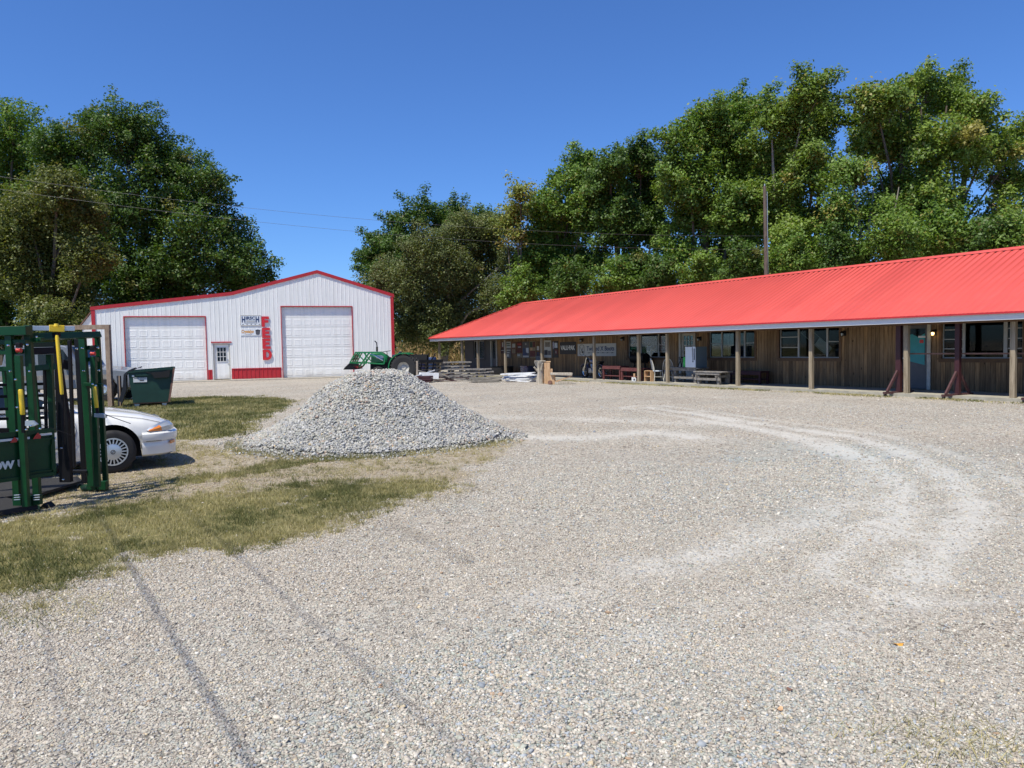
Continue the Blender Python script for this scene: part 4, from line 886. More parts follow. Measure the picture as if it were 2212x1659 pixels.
# wall lanterns (one is lit)
def lantern(t_, z_, on=False):
    q_ = MB(); q_.box(t_-.05, t_+.05, WS-.02, WS-.001, z_-.05, z_+.12); q_.bar((t_, WS-.02, z_+.09), (t_, WS-.13, z_+.10), .02, .02); q_.lathe([(.0, .11), (.05, .09), (.085, .05), (.07, .045)], (t_, WS-.14, z_), 'z', 8)
    for a in range(4): x_ = t_+.05*math.cos(a*1.57+.78); y_ = WS-.14+.05*math.sin(a*1.57+.78); q_.bar((x_, y_, z_+.06), (x_*.5+t_*.5, y_*.5+(WS-.14)*.5, z_-.08), .01, .01)
    o = q_.build('wall_lantern', 'black_paint', st); MB().lathe([(0, -.055), (.03, -.05), (.042, .0), (.042, .03), (0, .045)], (t_, WS-.14, z_), 'z', 10).build('bulb', 'lamp_on' if on else 'lamp_lens', o)
lantern(5.84, 1.80, True)
for t_, z_ in ((2.80, 1.85), (-8.68, 1.88), (-3.80, 1.80), (-11.86, 1.88)): lantern(t_, z_)
# things leaning in the windows: framed panels
def sw(t_, s_, z_=0): p = pw(t_, s_); return (p.x, p.y, z_)
def sthing(name, label, cat, t_, s_, z_=.085, rz=0, group=None): return thing(name, label, cat, sw(t_, s_, z_), PA+rz, group)
fr = sthing('framed_panel', 'white-framed tilted panel leaning inside the middle window', 'picture frame', 1.50, WS+.25, 1.05)
mb = MB()
def rect(cx, cz, w_, h_, a, y0, y1, mi=0):
    c_, s_ = math.cos(a), math.sin(a); mb.prism([(cx+c_*i*w_/2-s_*j*h_/2, y0, cz+s_*i*w_/2+c_*j*h_/2) for i, j in ((-1, -1), (1, -1), (1, 1), (-1, 1))], (0, y1-y0, 0), mi=mi)
for dx, dz, w_, h_ in ((0, .165, 1.35, .025), (0, -.165, 1.35, .025), (-.66, 0, .025, .31), (.66, 0, .025, .31)):
    a = R(-38); c_, s_ = math.cos(a), math.sin(a); rect(.0+c_*dx-s_*dz, .62+s_*dx+c_*dz, w_, h_, a, 0, .02)
mb.build('frame', 'white_paint', fr); mb = MB(); a = R(-38); rect(math.cos(a)*.35, .62+math.sin(a)*.35, .6, .29, a, .008, .014); mb.build('panel', 'fridge_white', fr); mb = MB(); rect(-math.cos(a)*.33, .62-math.sin(a)*.33, .62, .29, a, .008, .014); mb.build('panel', 'door_grey', fr)
cb = sthing('chalkboard', 'navy chalkboard with white chalk writing behind the window right of the refrigerator', 'chalkboard', -2.45, WS+.16, 1.03)
MB().box(0, .92, 0, .02, 0, .98).build('board', 'navy', cb)
mb = MB(); mb.box(-.02, 0, -.01, .02, -.02, 1.0); mb.box(.92, .94, -.01, .02, -.02, 1.0); mb.box(0, .92, -.01, .02, .98, 1.0); mb.build('frame', 'trim_white', cb)
fit_text('Nov 1 (6', 'writing', 'fridge_white', cb, .06, .60, .08, .20); fit_text('14', 'writing', 'fridge_white', cb, .50, .60, .60, .67)
nb_ = sthing('notice_sheet', 'pale green notice inside the window behind the white chairs', 'notice', -7.22, WS+.12, 1.12)
MB().box(0, .24, 0, .006, 0, .45).build('sheet', 'fridge_white', nb_)
for k, (a, b_) in enumerate(((.04, .36), (.42, .75))): MB().box(a*.3, b_*.28, -.003, -.0005, .1+.12*k, .18+.12*k).build('print', 'teal', nb_)

# ---- signs on the plank wall
def wsign(label, t0, t1, z0, z1, mat, blocks=(), texts=(), cat='sign', name='wall_sign', group=None, y=WS-.025):
    t = sthing(name, label, cat, t0, y, z0, group=group); w_, h_ = t1-t0, z1-z0
    MB().box(0, w_, 0, .015, 0, h_).build('board', mat, t)
    for a, b_, c_, d_, m_ in blocks: MB().box(a*w_, b_*w_, -.003, -.0003, c_*h_, d_*h_).build('print', m_, t)
    for s_, x_, z_, sz, m_, xs in texts: text(s_, sz*h_, 'lettering', m_, t, (x_*w_, -.0055, z_*h_), .001, xs=xs, bold=.006)
    return t, w_, h_
t, w_, h_ = wsign('large cream sign with blue script and a crest, above the motorcycle', -12.28, -9.23, 1.11, 1.72, 'sign_cream', texts=[])
fit_text('Twisted X Boots', 'lettering', 'ink_navy', t, w_*.25, w_*.96, h_*.42, h_*.80, -.0055, bold=.02, shear=.05)
mb = MB(); q_ = h_*.42; cx_, cz_ = .36, h_*.5
pts = [(cx_+q_*.8*math.copysign(abs(math.cos(a))**.6, math.cos(a)), cz_+q_*math.copysign(abs(math.sin(a))**.6, math.sin(a))) for a in np.linspace(0, 2*math.pi, 25)]
for (a, b_), (c_, d_) in zip(pts, pts[1:]): mb.bar((a, -.004, b_), (c_, -.004, d_), .006, .022)
for sx_ in (-1, 1):
    cur = [(cx_+sx_*.13, cz_+.17), (cx_+sx_*.10, cz_+.10), (cx_, cz_), (cx_-sx_*.10, cz_-.10), (cx_-sx_*.12, cz_-.18)]
    for (a, b_), (c_, d_) in zip(cur, cur[1:]): mb.bar((a, -.004, b_), (c_, -.004, d_), .005, .020)
mb.build('crest', 'ink_black', t)
mb = MB(); mb.bar((w_*.26, -.004, h_*.26), (w_*.96, -.004, h_*.26), .004, .012)
for k in range(6): xx = w_*(.31+.12*k); mb.bar((xx-.06, -.005, h_*.23), (xx+.06, -.005, h_*.29), .004, .02); mb.bar((xx-.05, -.005, h_*.29), (xx+.05, -.005, h_*.23), .004, .016)
mb.build('barbed_wire', 'ink_black', t)
t, w_, h_ = wsign('black sign with white capitals, left of the cream crest sign', -13.86, -12.42, 1.20, 1.84, 'sign_black', texts=[])
fit_text('VALU\u00b7PAK', 'lettering', 'ink_white', t, w_*.06, w_*.94, h_*.34, h_*.72, -.0055, bold=.03)
PZ = [(-19.98, -19.45, 1.60, 1.95, 'maroon_wood', [(.3, .6, .15, .9, 'sign_cream')], 'small brown sign with a cream upright mark, top left of the sign row'),
      (-19.98, -19.42, 1.25, 1.57, 'maroon', [(.15, .85, .55, .65, 'sign_cream')], 'small maroon sign at the lower left of the sign row'),
      (-19.38, -18.80, 1.58, 1.95, 'sign_cream', [(.1, .9, .3, .42, 'dumpster_green'), (.1, .8, .6, .75, 'dumpster_green')], 'cream sign with green bands, second in the top row'),
      (-19.38, -18.80, .98, 1.56, 'door_grey', [(.1, .9, .75, .85, 'sign_cream'), (.1, .6, .15, .40, 'sign_cream'), (.2, .7, .5, .6, 'sign_cream')], 'dark grey panel with pale lettering under the green-banded sign'),
      (-18.76, -18.22, 1.20, 1.93, 'rust', [(.2, .8, .55, .85, 'sign_cream'), (.2, .8, .1, .4, 'post_wood')], 'rusty tan tin sign, third from the door end'),
      (-18.15, -17.60, 1.30, 1.93, 'maroon_wood', [(.1, .9, .72, .82, 'orange_red'), (.25, .85, .45, .55, 'sign_cream')], 'dark red metal sign in the middle of the sign row'),
      (-18.15, -17.60, 1.02, 1.25, 'post_wood', [(.1, .6, .4, .8, 'sign_cream')], 'low tan sign under the dark red one'),
      (-17.54, -16.86, 1.00, 1.92, 'door_grey', [(.05, .95, .04, .14, 'sign_cream'), (.05, .75, .14, .34, 'blue_plastic'), (.55, .95, .3, .62, 'galv'), (.45, .6, .8, .9, 'sign_cream'), (.05, .5, .35, .6, 'ink_navy')], 'slate blue poster with a white lower band'),
      (-16.80, -16.18, 1.02, 1.94, 'post_wood', [(.05, .5, .62, .95, 'dumpster_green'), (.55, .95, .62, .95, 'maroon_wood'), (.05, .95, .05, .42, 'maroon_wood'), (.1, .5, .44, .6, 'fresh_wood')], 'colourful cream-edged poster left of the porch post'),
      (-16.12, -15.75, 1.02, 1.92, 'trim_brown', [(.2, .8, .45, .7, 'sign_cream'), (.1, .9, .08, .35, 'navy')], 'narrow brown sign directly left of the porch post shadow'),
      (-15.34, -14.66, 1.02, 1.96, 'sign_cream', [(.15, .85, .62, .9, 'grey_wood'), (.05, .5, .15, .45, 'ink_black'), (.55, .95, .15, .4, 'door_grey')], 'tall cream framed sign right of the porch post'),
      (-14.56, -14.02, 1.02, 1.90, 'sign_black', [(.1, .35, .55, .95, 'purple_tank'), (.4, .9, .6, .9, 'galv'), (.45, .95, .2, .5, 'maroon_wood'), (.55, .75, .25, .42, 'sign_cream')], 'black sign with violet and maroon patches beside the white-capitals sign')]
for t0, t1, z0, z1, m_, bl_, lb in PZ: wsign(lb, t0, t1, z0, z1, m_, bl_, group='tin signs nailed to the plank wall')
#@@PART4
# ================================================================ CAR
def carbody_w(x, hw=.93, nose=1.0):
    if x > .25: t = (x-.25)/.78; return hw*(1-.30*t**2.6)
    if x < -3.2: t = (-3.2-x)/.75; return hw*(1-.10*t**2)
    return hw
TOPZ = [(-4.0, .86), (-3.9, .97), (-3.6, 1.02), (-3.1, 1.04), (-2.6, 1.02), (-.9, 1.01), (-.55, .995), (-.25, .965), (.1, .915), (.45, .85), (.7, .785), (.85, .73), (.94, .675), (1.0, .60)]
def topz(x): return float(np.interp(x, [p[0] for p in TOPZ], [p[1] for p in TOPZ]))
def make_car(label, loc, rz):
    root = thing('sedan_car', label, 'car', loc, rz, 'white sedans parked behind the cattle chute')
    xs_ = sorted(set([round(v, 3) for v in list(np.linspace(-4.0, -3.25, 9))+list(np.arange(-3.25, -2.36, .03))+list(np.linspace(-2.35, -.46, 14))+list(np.arange(-.45, .46, .025))+list(np.linspace(.47, 1.0, 16))]))
    mb = MB(); secs = []
    for x in xs_:
        zb = .22; RA = .395
        for cx_ in (0, -2.81):
            if abs(x-cx_) < RA: zb = max(zb, .335+math.sqrt(RA**2-(x-cx_)**2))
        w = carbody_w(x); zt = topz(x); sh = zt-.02
        prof = [(0, zt), (.35*w, zt-.002), (.62*w, zt-.012), (.80*w, zt-.04), (.90*w, zt-.085), (.955*w, zt-.14), (.985*w, zt-.21), (1.0*w, max(zt-.32, .50)), (1.0*w, .52), (.985*w, .46), (.99*w, .40), (.975*w, .30), (.95*w, .22)]
        secs.append([(x, -y, max(z, zb)) for y, z in prof])
    k = len(secs[0]); vs = []; fs = []
    for s_ in secs: vs += s_+[(p[0], -p[1], p[2]) for p in s_]
    for i in range(len(secs)-1):
        for side in (0, 1):
            for j in range(k-1):
                a = i*2*k+side*k+j; b_ = a+2*k; fs.append((a, b_, b_+1, a+1) if side == 0 else (a, a+1, b_+1, b_))
    for e_ in (0, len(secs)-1):
        o_ = e_*2*k; fs.append(tuple([o_+j for j in range(k)]+[o_+k+j for j in range(k-1, 0, -1)]))
    mb.add(vs, fs); import bmesh
    body = mb.build('body', 'car_white', root, smooth=True)
    bm = bmesh.new(); bm.from_mesh(body.data); bmesh.ops.remove_doubles(bm, verts=bm.verts, dist=.001); bmesh.ops.recalc_face_normals(bm, faces=bm.faces); bm.to_mesh(body.data); bm.free()
    mb = MB(); mb.box(-3.9, .9, -.70, .70, .20, .60)
    for cx_ in (0, -2.81):
        for s_ in (-1, 1):
            A = [(cx_+.392*math.cos(t), .335+.392*math.sin(t)) for t in np.linspace(0, math.pi, 15)]
            for (a, b_), (c_, d_) in zip(A, A[1:]): mb.quad((a, s_*.92, b_), (c_, s_*.92, d_), (c_, s_*.66, d_), (a, s_*.66, b_))
    mb.build('underbody', 'dark', root, fix=False)
    # bumper and side sweep
    def sweep(path, prof, name, m_):
        mb = MB(); vs = []; k = len(prof)
        for i, p in enumerate(path):
            a = path[max(i-1, 0)]; c_ = path[min(i+1, len(path)-1)]; d_ = Vector((c_[0]-a[0], c_[1]-a[1], 0)).normalized(); n_ = Vector((d_.y, -d_.x, 0))
            for z, o_ in prof: vs.append((p[0]+n_.x*o_, p[1]+n_.y*o_, z))
        mb.add(vs, [(i*k+j, (i+1)*k+j, (i+1)*k+j+1, i*k+j+1) for i in range(len(path)-1) for j in range(k-1)]); return mb.build(name, m_, root, smooth=True, fix=False)
    half = [(.40, -.925), (.55, -.918), (.70, -.895), (.82, -.845), (.92, -.76), (1.0, -.62), (1.045, -.42), (1.06, -.2), (1.065, 0)]
    path = half+[(x, -y) for x, y in half[-2::-1]]
    bp = sweep(path, [(.205, -.16), (.21, -.05), (.24, .0), (.34, .012), (.42, .012), (.435, .002), (.447, .03), (.50, .042), (.55, .036), (.572, .012), (.59, -.07)], 'front_bumper', 'car_white')
    mb = MB()
    for (x, y), (x2, y2) in zip(path, path[1:]): pass
    sweep([(.46, -.955), (.62, -.95), (.72, -.928)], [(.438, .004), (.446, .004)], 'bumper_groove', 'car_shadow_gap').parent = bp
    for s_ in (-1, 1):
        pa = [(.855, -.835), (.905, -.79), (.955, -.715)]
        if s_ == 1: pa = [(x, -y) for x, y in pa[::-1]]
        sweep(pa, [(.375, .020), (.385, .028), (.42, .028), (.43, .020)], 'side_marker', 'amber').parent = bp
        hp_ = [(.50, -.918, .592, .604), (.58, -.902, .590, .640), (.66, -.882, .590, .668), (.72, -.862, .590, .690), (.72, -.862, .590, .690), (.82, -.815, .592, .715), (.91, -.73, .595, .722), (.965, -.60, .60, .70)]
        def patch(P, name, m_, o_=.022):
            mb = MB(); vs = []
            for x, y, z0, z1 in P: vs += [(x+.02, -s_*(y-o_) if s_ == 1 else y-o_, z0), (x+.015, -s_*(y-o_) if s_ == 1 else y-o_, (z0+z1)/2+.005), (x-.03, -s_*(y+.02) if s_ == 1 else y+.02, z1)]
            mb.add(vs, [(i*3+j, (i+1)*3+j, (i+1)*3+j+1, i*3+j+1) for i in range(len(P)-1) for j in range(2)]); return mb.build(name, m_, root, smooth=True)
        hl = patch([(x-.012, y, z0-.008, z1+.012) for x, y, z0, z1 in hp_[:1]+hp_[1:]], 'headlight', 'galv', .010)
        patch(hp_[:4], 'turn_lens', 'amber').parent = hl; patch(hp_[4:], 'lens', 'lamp_lens').parent = hl
    # wheels
    for cx_ in (0, -2.81):
        for s_ in (-1, 1):
            c_ = (cx_, s_*.86, .325); mb = MB()
            mb.lathe([(.20, -.10), (.27, -.105), (.305, -.09), (.322, -.06), (.326, 0), (.322, .06), (.305, .09), (.27, .105), (.20, .10)], c_, 'y', 40); wh = mb.build('wheel', 'black_rubber', root, smooth=True)
            mb = MB(); yb = s_*.075; mb.lathe([(0, yb), (.2, yb)], c_, 'y', 24); mb.build('rim_shadow', 'dark', wh)
            mb = MB(); y1 = s_*.108
            mb.lathe([(0, y1*1.05), (.09, y1*1.04), (.118, y1*.98), (.122, y1*.85)], c_, 'y', 32); mb.lathe([(.185, y1*.8), (.188, y1*1.0), (.206, y1*1.0), (.212, y1*.8)], c_, 'y', 40)
            for i in range(21):
                a = i*2*math.pi/21; p0 = Vector((c_[0]+.115*math.cos(a), c_[1]+y1*.92, c_[2]+.115*math.sin(a))); p1 = Vector((c_[0]+.19*math.cos(a), c_[1]+y1*.90, c_[2]+.19*math.sin(a))); mb.bar(p0, p1, .017, .02, up=(0, 1, 0))
            hc = mb.build('hubcap', 'hubcap', wh, smooth=True)
            mb = MB(); mb.lathe([(.022, y1*1.06), (.028, y1*1.085), (.034, y1*1.06)], c_, 'y', 20); mb.bar((c_[0]-.02, c_[1]+y1*1.07, c_[2]-.02), (c_[0]+.02, c_[1]+y1*1.07, c_[2]+.02), .008, .006, up=(0, 1, 0)); mb.build('emblem', 'door_grey', hc)
    # greenhouse
    mb = MB(); bl_, tl = .83, .60
    P = lambda x, y, z: (x, y, z)
    roofp = [(-1.30, 1.355), (-1.7, 1.40), (-2.1, 1.415), (-2.5, 1.40), (-2.72, 1.365)]
    g = MB(); zt = 1.01
    g.add([(-.47, -.74, .99), (-.47, .74, .99), (-1.30, tl, 1.355), (-1.30, -tl, 1.355)], [(0, 1, 2, 3)]); ws_ = g.build('windshield', 'car_glass', root)
    g = MB(); g.add([(-3.28, -.70, 1.03), (-3.28, .70, 1.03), (-2.72, tl, 1.365), (-2.72, -tl, 1.365)], [(0, 1, 2, 3)]); g.build('rear_window', 'car_glass', root)
    for s_ in (-1, 1):
        g = MB(); g.add([(-.62, s_*bl_, zt), (-3.05, s_*bl_, 1.03), (-2.68, s_*(tl+.03), 1.36), (-1.36, s_*(tl+.03), 1.35)], [(0, 1, 2, 3)]); g.build('side_window', 'car_glass', root)
    mb = MB(); vs = []
    for x, z in roofp:
        for y in (-tl-.05, -tl, -.3, 0, .3, tl, tl+.05): vs.append((x, y, z+.01-abs(y/tl)**3*.03-(.03 if abs(y) > tl else 0)))
    mb.add(vs, [(i*7+j, (i+1)*7+j, (i+1)*7+j+1, i*7+j+1) for i in range(4) for j in range(6)])
    for s_ in (-1, 1):
        mb.bar((-.46, s_*.79, .985), (-1.33, s_*(tl+.03), 1.365), .05, .045); mb.bar((-3.25, s_*.76, 1.02), (-2.68, s_*(tl+.03), 1.37), .16, .06); mb.bar((-2.02, s_*(bl_+.003), 1.0), (-2.05, s_*(tl+.038), 1.38), .05, .02); mb.bar((-1.33, s_*(tl+.04), 1.36), (-2.7, s_*(tl+.04), 1.37), .04, .04)
        mb.bar((-.8, s_*bl_, .995), (-3.1, s_*bl_, 1.01), .03, .04)
    mb.build('roof', 'car_white', root, smooth=True, fix=False)
    # panel gaps: hood shut line, door outline, sill line
    mb = MB()
    for s_ in (-1, 1):
        L_ = [(x, s_*(.885*carbody_w(x)), topz(x)-.066) for x in np.linspace(-.50, .90, 16)]
        mb.tube(L_, .0035, 5)
        D_ = [(-.62, .92, .98), (-.50, .93, .85), (-.46, .934, .68), (-.50, .932, .45), (-.60, .925, .26)]; mb.tube([(a, s_*b_, c_) for a, b_, c_ in D_], .003, 5)
        D_ = [(-2.02, .93, .95), (-2.03, .934, .5), (-2.05, .925, .26)]; mb.tube([(a, s_*b_, c_) for a, b_, c_ in D_], .003, 5)
        mb.bar((-.55, s_*.932, .43), (-2.3, s_*.932, .43), .006, .012)
    mb.build('panel_gap', 'car_shadow_gap', body)
    for s_ in (-1, 1):
        mb = MB(); mb.bar((-.80, s_*.84, 1.00), (-.82, s_*1.02, 1.05), .10, .11, taper=.9); m_ = mb.build('side_mirror', 'car_white', root, bevel=.02)
    mb = MB(); mb.box(.93, .985, -.32, .32, .60, .675); mb.build('grille', 'chrome', root)
    def squash(o):
        if o.type == 'MESH':
            for v in o.data.vertices:
                if v.co.x > .42: v.co.x = .42+(v.co.x-.42)*.84
        for c_ in o.children: squash(c_)
    squash(root)
    for s_ in (-1,): mb = MB(); mb.box(-1.95, -1.75, s_*.945-.01, s_*.945+.01, .80, .83); mb.build('door_handle', 'car_white', root, bevel=.005)
    return root
p = G(257, 1021)
c1 = make_car('white sedan with its nose showing right of the green cattle chute', (p.x-.50, p.y+.65, 0), R(33))
c1.scale = (.9, .9, .9)
c2 = copy_tree(c1); c2.location = (p.x-3.0, p.y+2.6, 0); c2.rotation_euler = (0, 0, R(28)); c2['label'] = 'second white sedan parked beyond the near one, seen through the cattle chute'

# ================================================================ GREY PICKUP behind
p = G(222, 868); pk = thing('pickup_truck', 'dull grey pickup truck parked behind the wooden post frame at left', 'pickup truck', (p.x, p.y+.9, 0), R(3))
mb = MB(); prof = [(.85, .45), (.9, .8), (.85, 1.05), (-.55, 1.2), (-.75, 1.22), (-1.15, 1.90), (-1.30, 1.94), (-3.0, 1.96), (-3.15, 1.9), (-3.3, 1.28), (-5.2, 1.28), (-5.25, .55), (-5.2, .45), (-4.1, .45), (-3.9, .8), (-3.5, .88), (-3.1, .8), (-2.9, .45), (-.5, .45), (-.35, .75), (0, .85), (.35, .75), (.5, .45)]
mb.prism([(x, -.92, z) for x, z in prof], (0, 1.84, 0)); pb = mb.build('body', 'pickup_grey', pk, bevel=.04)
for s_ in (-1, 1):
    mb = MB(); y = s_*.925; mb.add([(-.95, y, 1.26), (-1.28, y, 1.80), (-2.1, y, 1.84), (-2.1, y, 1.26)], [(0, 1, 2, 3)]); mb.add([(-2.2, y, 1.26), (-2.2, y, 1.84), (-2.95, y, 1.84), (-3.08, y, 1.26)], [(0, 1, 2, 3)]); mb.build('side_window', 'car_glass', pk)
    MB().bar((-1.15, s_*.93, 1.25), (-1.2, s_*1.18, 1.33), .12, .28).build('side_mirror', 'black_paint', pk)
mb = MB(); mb.add([(-.82, -.78, 1.30), (-.82, .78, 1.30), (-1.12, .7, 1.87), (-1.12, -.7, 1.87)], [(0, 1, 2, 3)]); o = mb.build('windshield', 'car_glass', pk); o.location = (.03, 0, .02)
for cx_ in (0, -3.5):
    for s_ in (-1, 1):
        w_ = MB().lathe([(.2, -.12), (.36, -.12), (.40, -.08), (.41, 0), (.40, .08), (.36, .12), (.2, .12)], (cx_, s_*.84, .41), 'y', 28).build('wheel', 'black_rubber', pk, smooth=True); MB().lathe([(0, s_*.09), (.12, s_*.10), (.2, s_*.07)], (cx_, s_*.84, .41), 'y', 20).build('rim', 'hubcap', w_)
MB().box(.84, .93, -.8, .8, .5, .62).build('front_bumper', 'chrome', pk)
for s_ in (-.7, .7): MB().box(.84, .90, s_-.14, s_+.14, .80, .98).build('headlight', 'lamp_lens', pk)

# ================================================================ POST-AND-RAIL FRAME
p = G(240, 880); pf = thing('timber_frame', 'weathered timber post and rail sign frame behind the white sedan', 'timber frame', (p.x, p.y, 0), R(2))
mb = MB(); mb.box(-.065, .065, -.065, .065, -.1, 2.36); mb.build('post', 'frame_wood', pf); MB().box(-4.2, -4.07, -.065, .065, -.1, 2.36).build('post', 'frame_wood', pf)
MB().box(-4.25, .07, -.05, .05, 2.364, 2.50).build('rail', 'frame_wood', pf); MB().box(-4.06, -.066, -.045, .045, .86, 1.0).build('rail', 'grey_wood', pf)
MB().bar((.2, .15, -.1), (.2, .15, .95), .09, .09).build('brace_post', 'frame_wood', pf)

# ================================================================ DUMPSTER
p = G(288, 880); q_ = G(356, 879.5); W = .97
dp = thing('dumpster', 'dark green wheeled dumpster with its black lid flopped open', 'dumpster', (p.x, p.y, 0), R(24))
mb = MB(); D = 1.75; t_ = .03; zb = .13
pr = [(0, zb), (W, zb), (W+.17, 1.14), (-.10, 1.06)]
mb.prism([(x, 0, z) for x, z in pr], (0, .025, 0)); mb.prism([(x, D, z) for x, z in pr], (0, .025, 0))
mb.quad((0, 0, zb), (0, D, zb), (-.10, D, 1.06), (-.10, 0, 1.06)); mb.quad((W, D, zb), (W, 0, zb), (W+.17, 0, 1.14), (W+.17, D, 1.14)); mb.quad((0, 0, zb), (W, 0, zb), (W, D, zb), (0, D, zb))
body = mb.build('body', 'dumpster_green', dp, fix=False)
mb = MB(); mb.bar((W+.015, -.02, zb), (W+.19, -.02, 1.16), .055, .05, up=(0, 1, 0)); mb.build('corner_channel', 'rust', dp)
mb = MB(); mb.bar((-.12, -.015, 1.055), (W+.18, -.015, 1.14), .05, .04); mb.bar((W+.19, 0, 1.15), (W+.19, D, 1.15), .05, .04); mb.bar((-.11, 0, 1.065), (-.11, D, 1.065), .05, .04); mb.bar((-.12, D+.03, 1.06), (W+.18, D+.03, 1.15), .05, .05); mb.bar((.10, -.02, .96), (.9, -.02, .98), .05, .05); mb.build('rim', 'dumpster_green', dp)
mb = MB(); mb.prism([(W*.62, -.03, .86), (W+.05, -.03, .88), (W+.07, -.03, 1.06), (W*.55, -.03, 1.04)], (0, -.06, 0)); mb.bar((W*.55, -.06, .98), (W+.1, -.07, 1.09), .03, .03); mb.bar((W*.4, -.05, 1.05), (W*.8, -.07, .95), .025, .03); mb.build('lift_pocket', 'dark', dp)
MB().box(.03, .40, -.014, -.003, .75, .89).build('label_plate', 'white_paint', dp); mb = MB(); mb.box(.05, .19, -.018, -.015, .862, .878); mb.box(.21, .37, -.018, -.015, .862, .878); mb.box(.2, .32, -.018, -.015, .79, .83); mb.build('print', 'door_grey', bpy.data.objects['label_plate'])
for x in (.02, W+.0): MB().box(x-.02, x+.04, -.012, -.002, .92, .97).build('reflector', 'ink_white', dp)
mb = MB(); A = [(-.08, 0, 1.12), (.09, 0, 1.19), (.12, 0, 1.15), (-.10, 0, 1.05), (-.16, 0, .95), (-.16, 0, .55), (-.30, 0, .13), (-.38, 0, .22), (-.26, 0, .62), (-.22, 0, 1.0)]
mb.prism([(x, -.03, z) for x, y, z in A], (0, .42, 0)); mb.prism([(x-.02, .44, z) for x, y, z in A], (0, .6, 0)); mb.build('lid', 'tarp', dp)
for x in (.10, W-.12):
    for y in (.1, D-.15): MB().lathe([(0, -.03), (.065, -.03), (.072, -.015), (.072, .015), (.065, .03), (0, .03)], (x, y, .072), 'y', 16).build('caster', 'galv', dp)
MB().box(0, W, .02, D, zb-.03, zb-.002).build('base_frame', 'rust', dp)

# stone crate + tarp near the left overhead door
p = G(246, 831); cr = thing('stone_crate', 'stack of grey stone blocks by the left corner of the metal building', 'stone pallet', (p.x, p.y, 0), R(14))
for i in range(5):
    for j in range(3):
        mb = MB(); x = i*.19; mb.box(x+.008, x+.182, 0, .8, .12+j*.2+.005, .12+j*.2+.195); mb.build('stone', 'stone_block', cr, bevel=.015)
mb = MB(); mb.box(-.05, 1.0, 0, .85, .0, .10); mb.build('pallet', 'grey_wood', cr)
mb = MB(); nx_ = 14; vs = []
for i in range(nx_):
    for j in range(5): vs.append((-1.0+i*.17, -.1+j*.25, .86+.07*math.sin(i*1.3+j)+.05*math.sin(i*.5)-(.5 if j == 0 else 0)*.2))
mb.add(vs, [(i*5+j, (i+1)*5+j, (i+1)*5+j+1, i*5+j+1) for i in range(nx_-1) for j in range(4)]); tp = mb.build('tarp', 'tarp', fix=False); tp.location = cr.location; tp.rotation_euler = cr.rotation_euler
tp.modifiers.new('s', 'SOLIDIFY').thickness = .05; tag(tp, 'crumpled black tarp over the stone blocks beside the dumpster', 'tarp')
bx = MB(); bx.box(-1.0, -.15, .05, .7, 0, .72); o = bx.build('feed_bin', 'stone_block', bevel=.03); o.location = cr.location; o.rotation_euler = cr.rotation_euler; tag(o, 'grey block bin under the black tarp, mostly hidden by the timber post', 'bin')

# ================================================================ TRACTOR (facing left)
YT = 39.0
def TP(u, v, dy=0): return at(u, v, YT+dy)
bt = at(842, 815, YT); tr_ = thing('tractor', 'green farm tractor with a front loader, behind the gravel pile', 'tractor', (bt.x, YT, 0), 0)
o_ = Vector((bt.x, YT, 0)); T = lambda u, v, dy=0: tuple(TP(u, v, dy)-o_)
def z6(a, b, dy=0): return T((1020+a*.12658)*.72, (1000+b*.12658)*.72, dy)
mb = MB(); hood = [z6(760, 480), z6(900, 455), z6(1000, 455), z6(1090, 500), z6(1150, 560), z6(1150, 690), z6(760, 700)]
mb.prism([(x, -.33, z) for x, y, z in hood], (0, .66, 0)); mb.build('hood', 'tractor_green', tr_, bevel=.05)
for s_ in (-1,): mb = MB(); a = z6(890, 520); b_ = z6(1060, 590); mb.box(a[0], b_[0], -.345, -.332, b_[2], a[2]); mb.build('side_vent', 'steel', tr_)
mb = MB(); a = z6(740, 700); b_ = z6(1500, 860); mb.box(a[0], b_[0], -.25, .25, b_[2]-.25, a[2]); mb.box(b_[0]-.9, b_[0]-.05, -.28, .28, b_[2], a[2]+.25); mb.build('chassis', 'black_paint', tr_)
mb = MB(); a = z6(878, 430); b_ = z6(878, 320); c_ = z6(870, 230); d_ = z6(820, 180); mb.tube([a, b_], .05, 10); mb.tube([b_, c_, z6(850, 205), d_], .028, 8); mb.build('exhaust', 'black_paint', tr_, smooth=True)
mb = MB(); a = Vector(z6(1130, 560)); b_ = Vector(z6(1110, 425)); mb.tube([a, b_], .02, 6); ax_ = (b_-a).normalized(); ux = Vector((0, 1, 0)); uy = ax_.cross(ux)
ring = [b_+ux*(.21*math.cos(t))+(uy*.9)*(.21*math.sin(t)) for t in np.linspace(0, 6.283, 17)]; mb.tube(ring, .014, 6, cap=False); mb.bar(b_-ux*.2, b_+ux*.2, .02, .015); mb.build('steering_wheel', 'black_paint', tr_)
mb = MB(); a = z6(1250, 560); b_ = z6(1410, 430); mb.box(a[0], b_[0]-.05, -.24, .24, a[2], a[2]+.12); mb.prism([(b_[0]-.1, -.24, a[2]+.1), (b_[0]+.05, -.24, a[2]+.1), (b_[0]+.12, -.24, b_[2]), (b_[0]+.02, -.24, b_[2])], (0, .48, 0)); mb.build('seat', 'navy', tr_, bevel=.03)
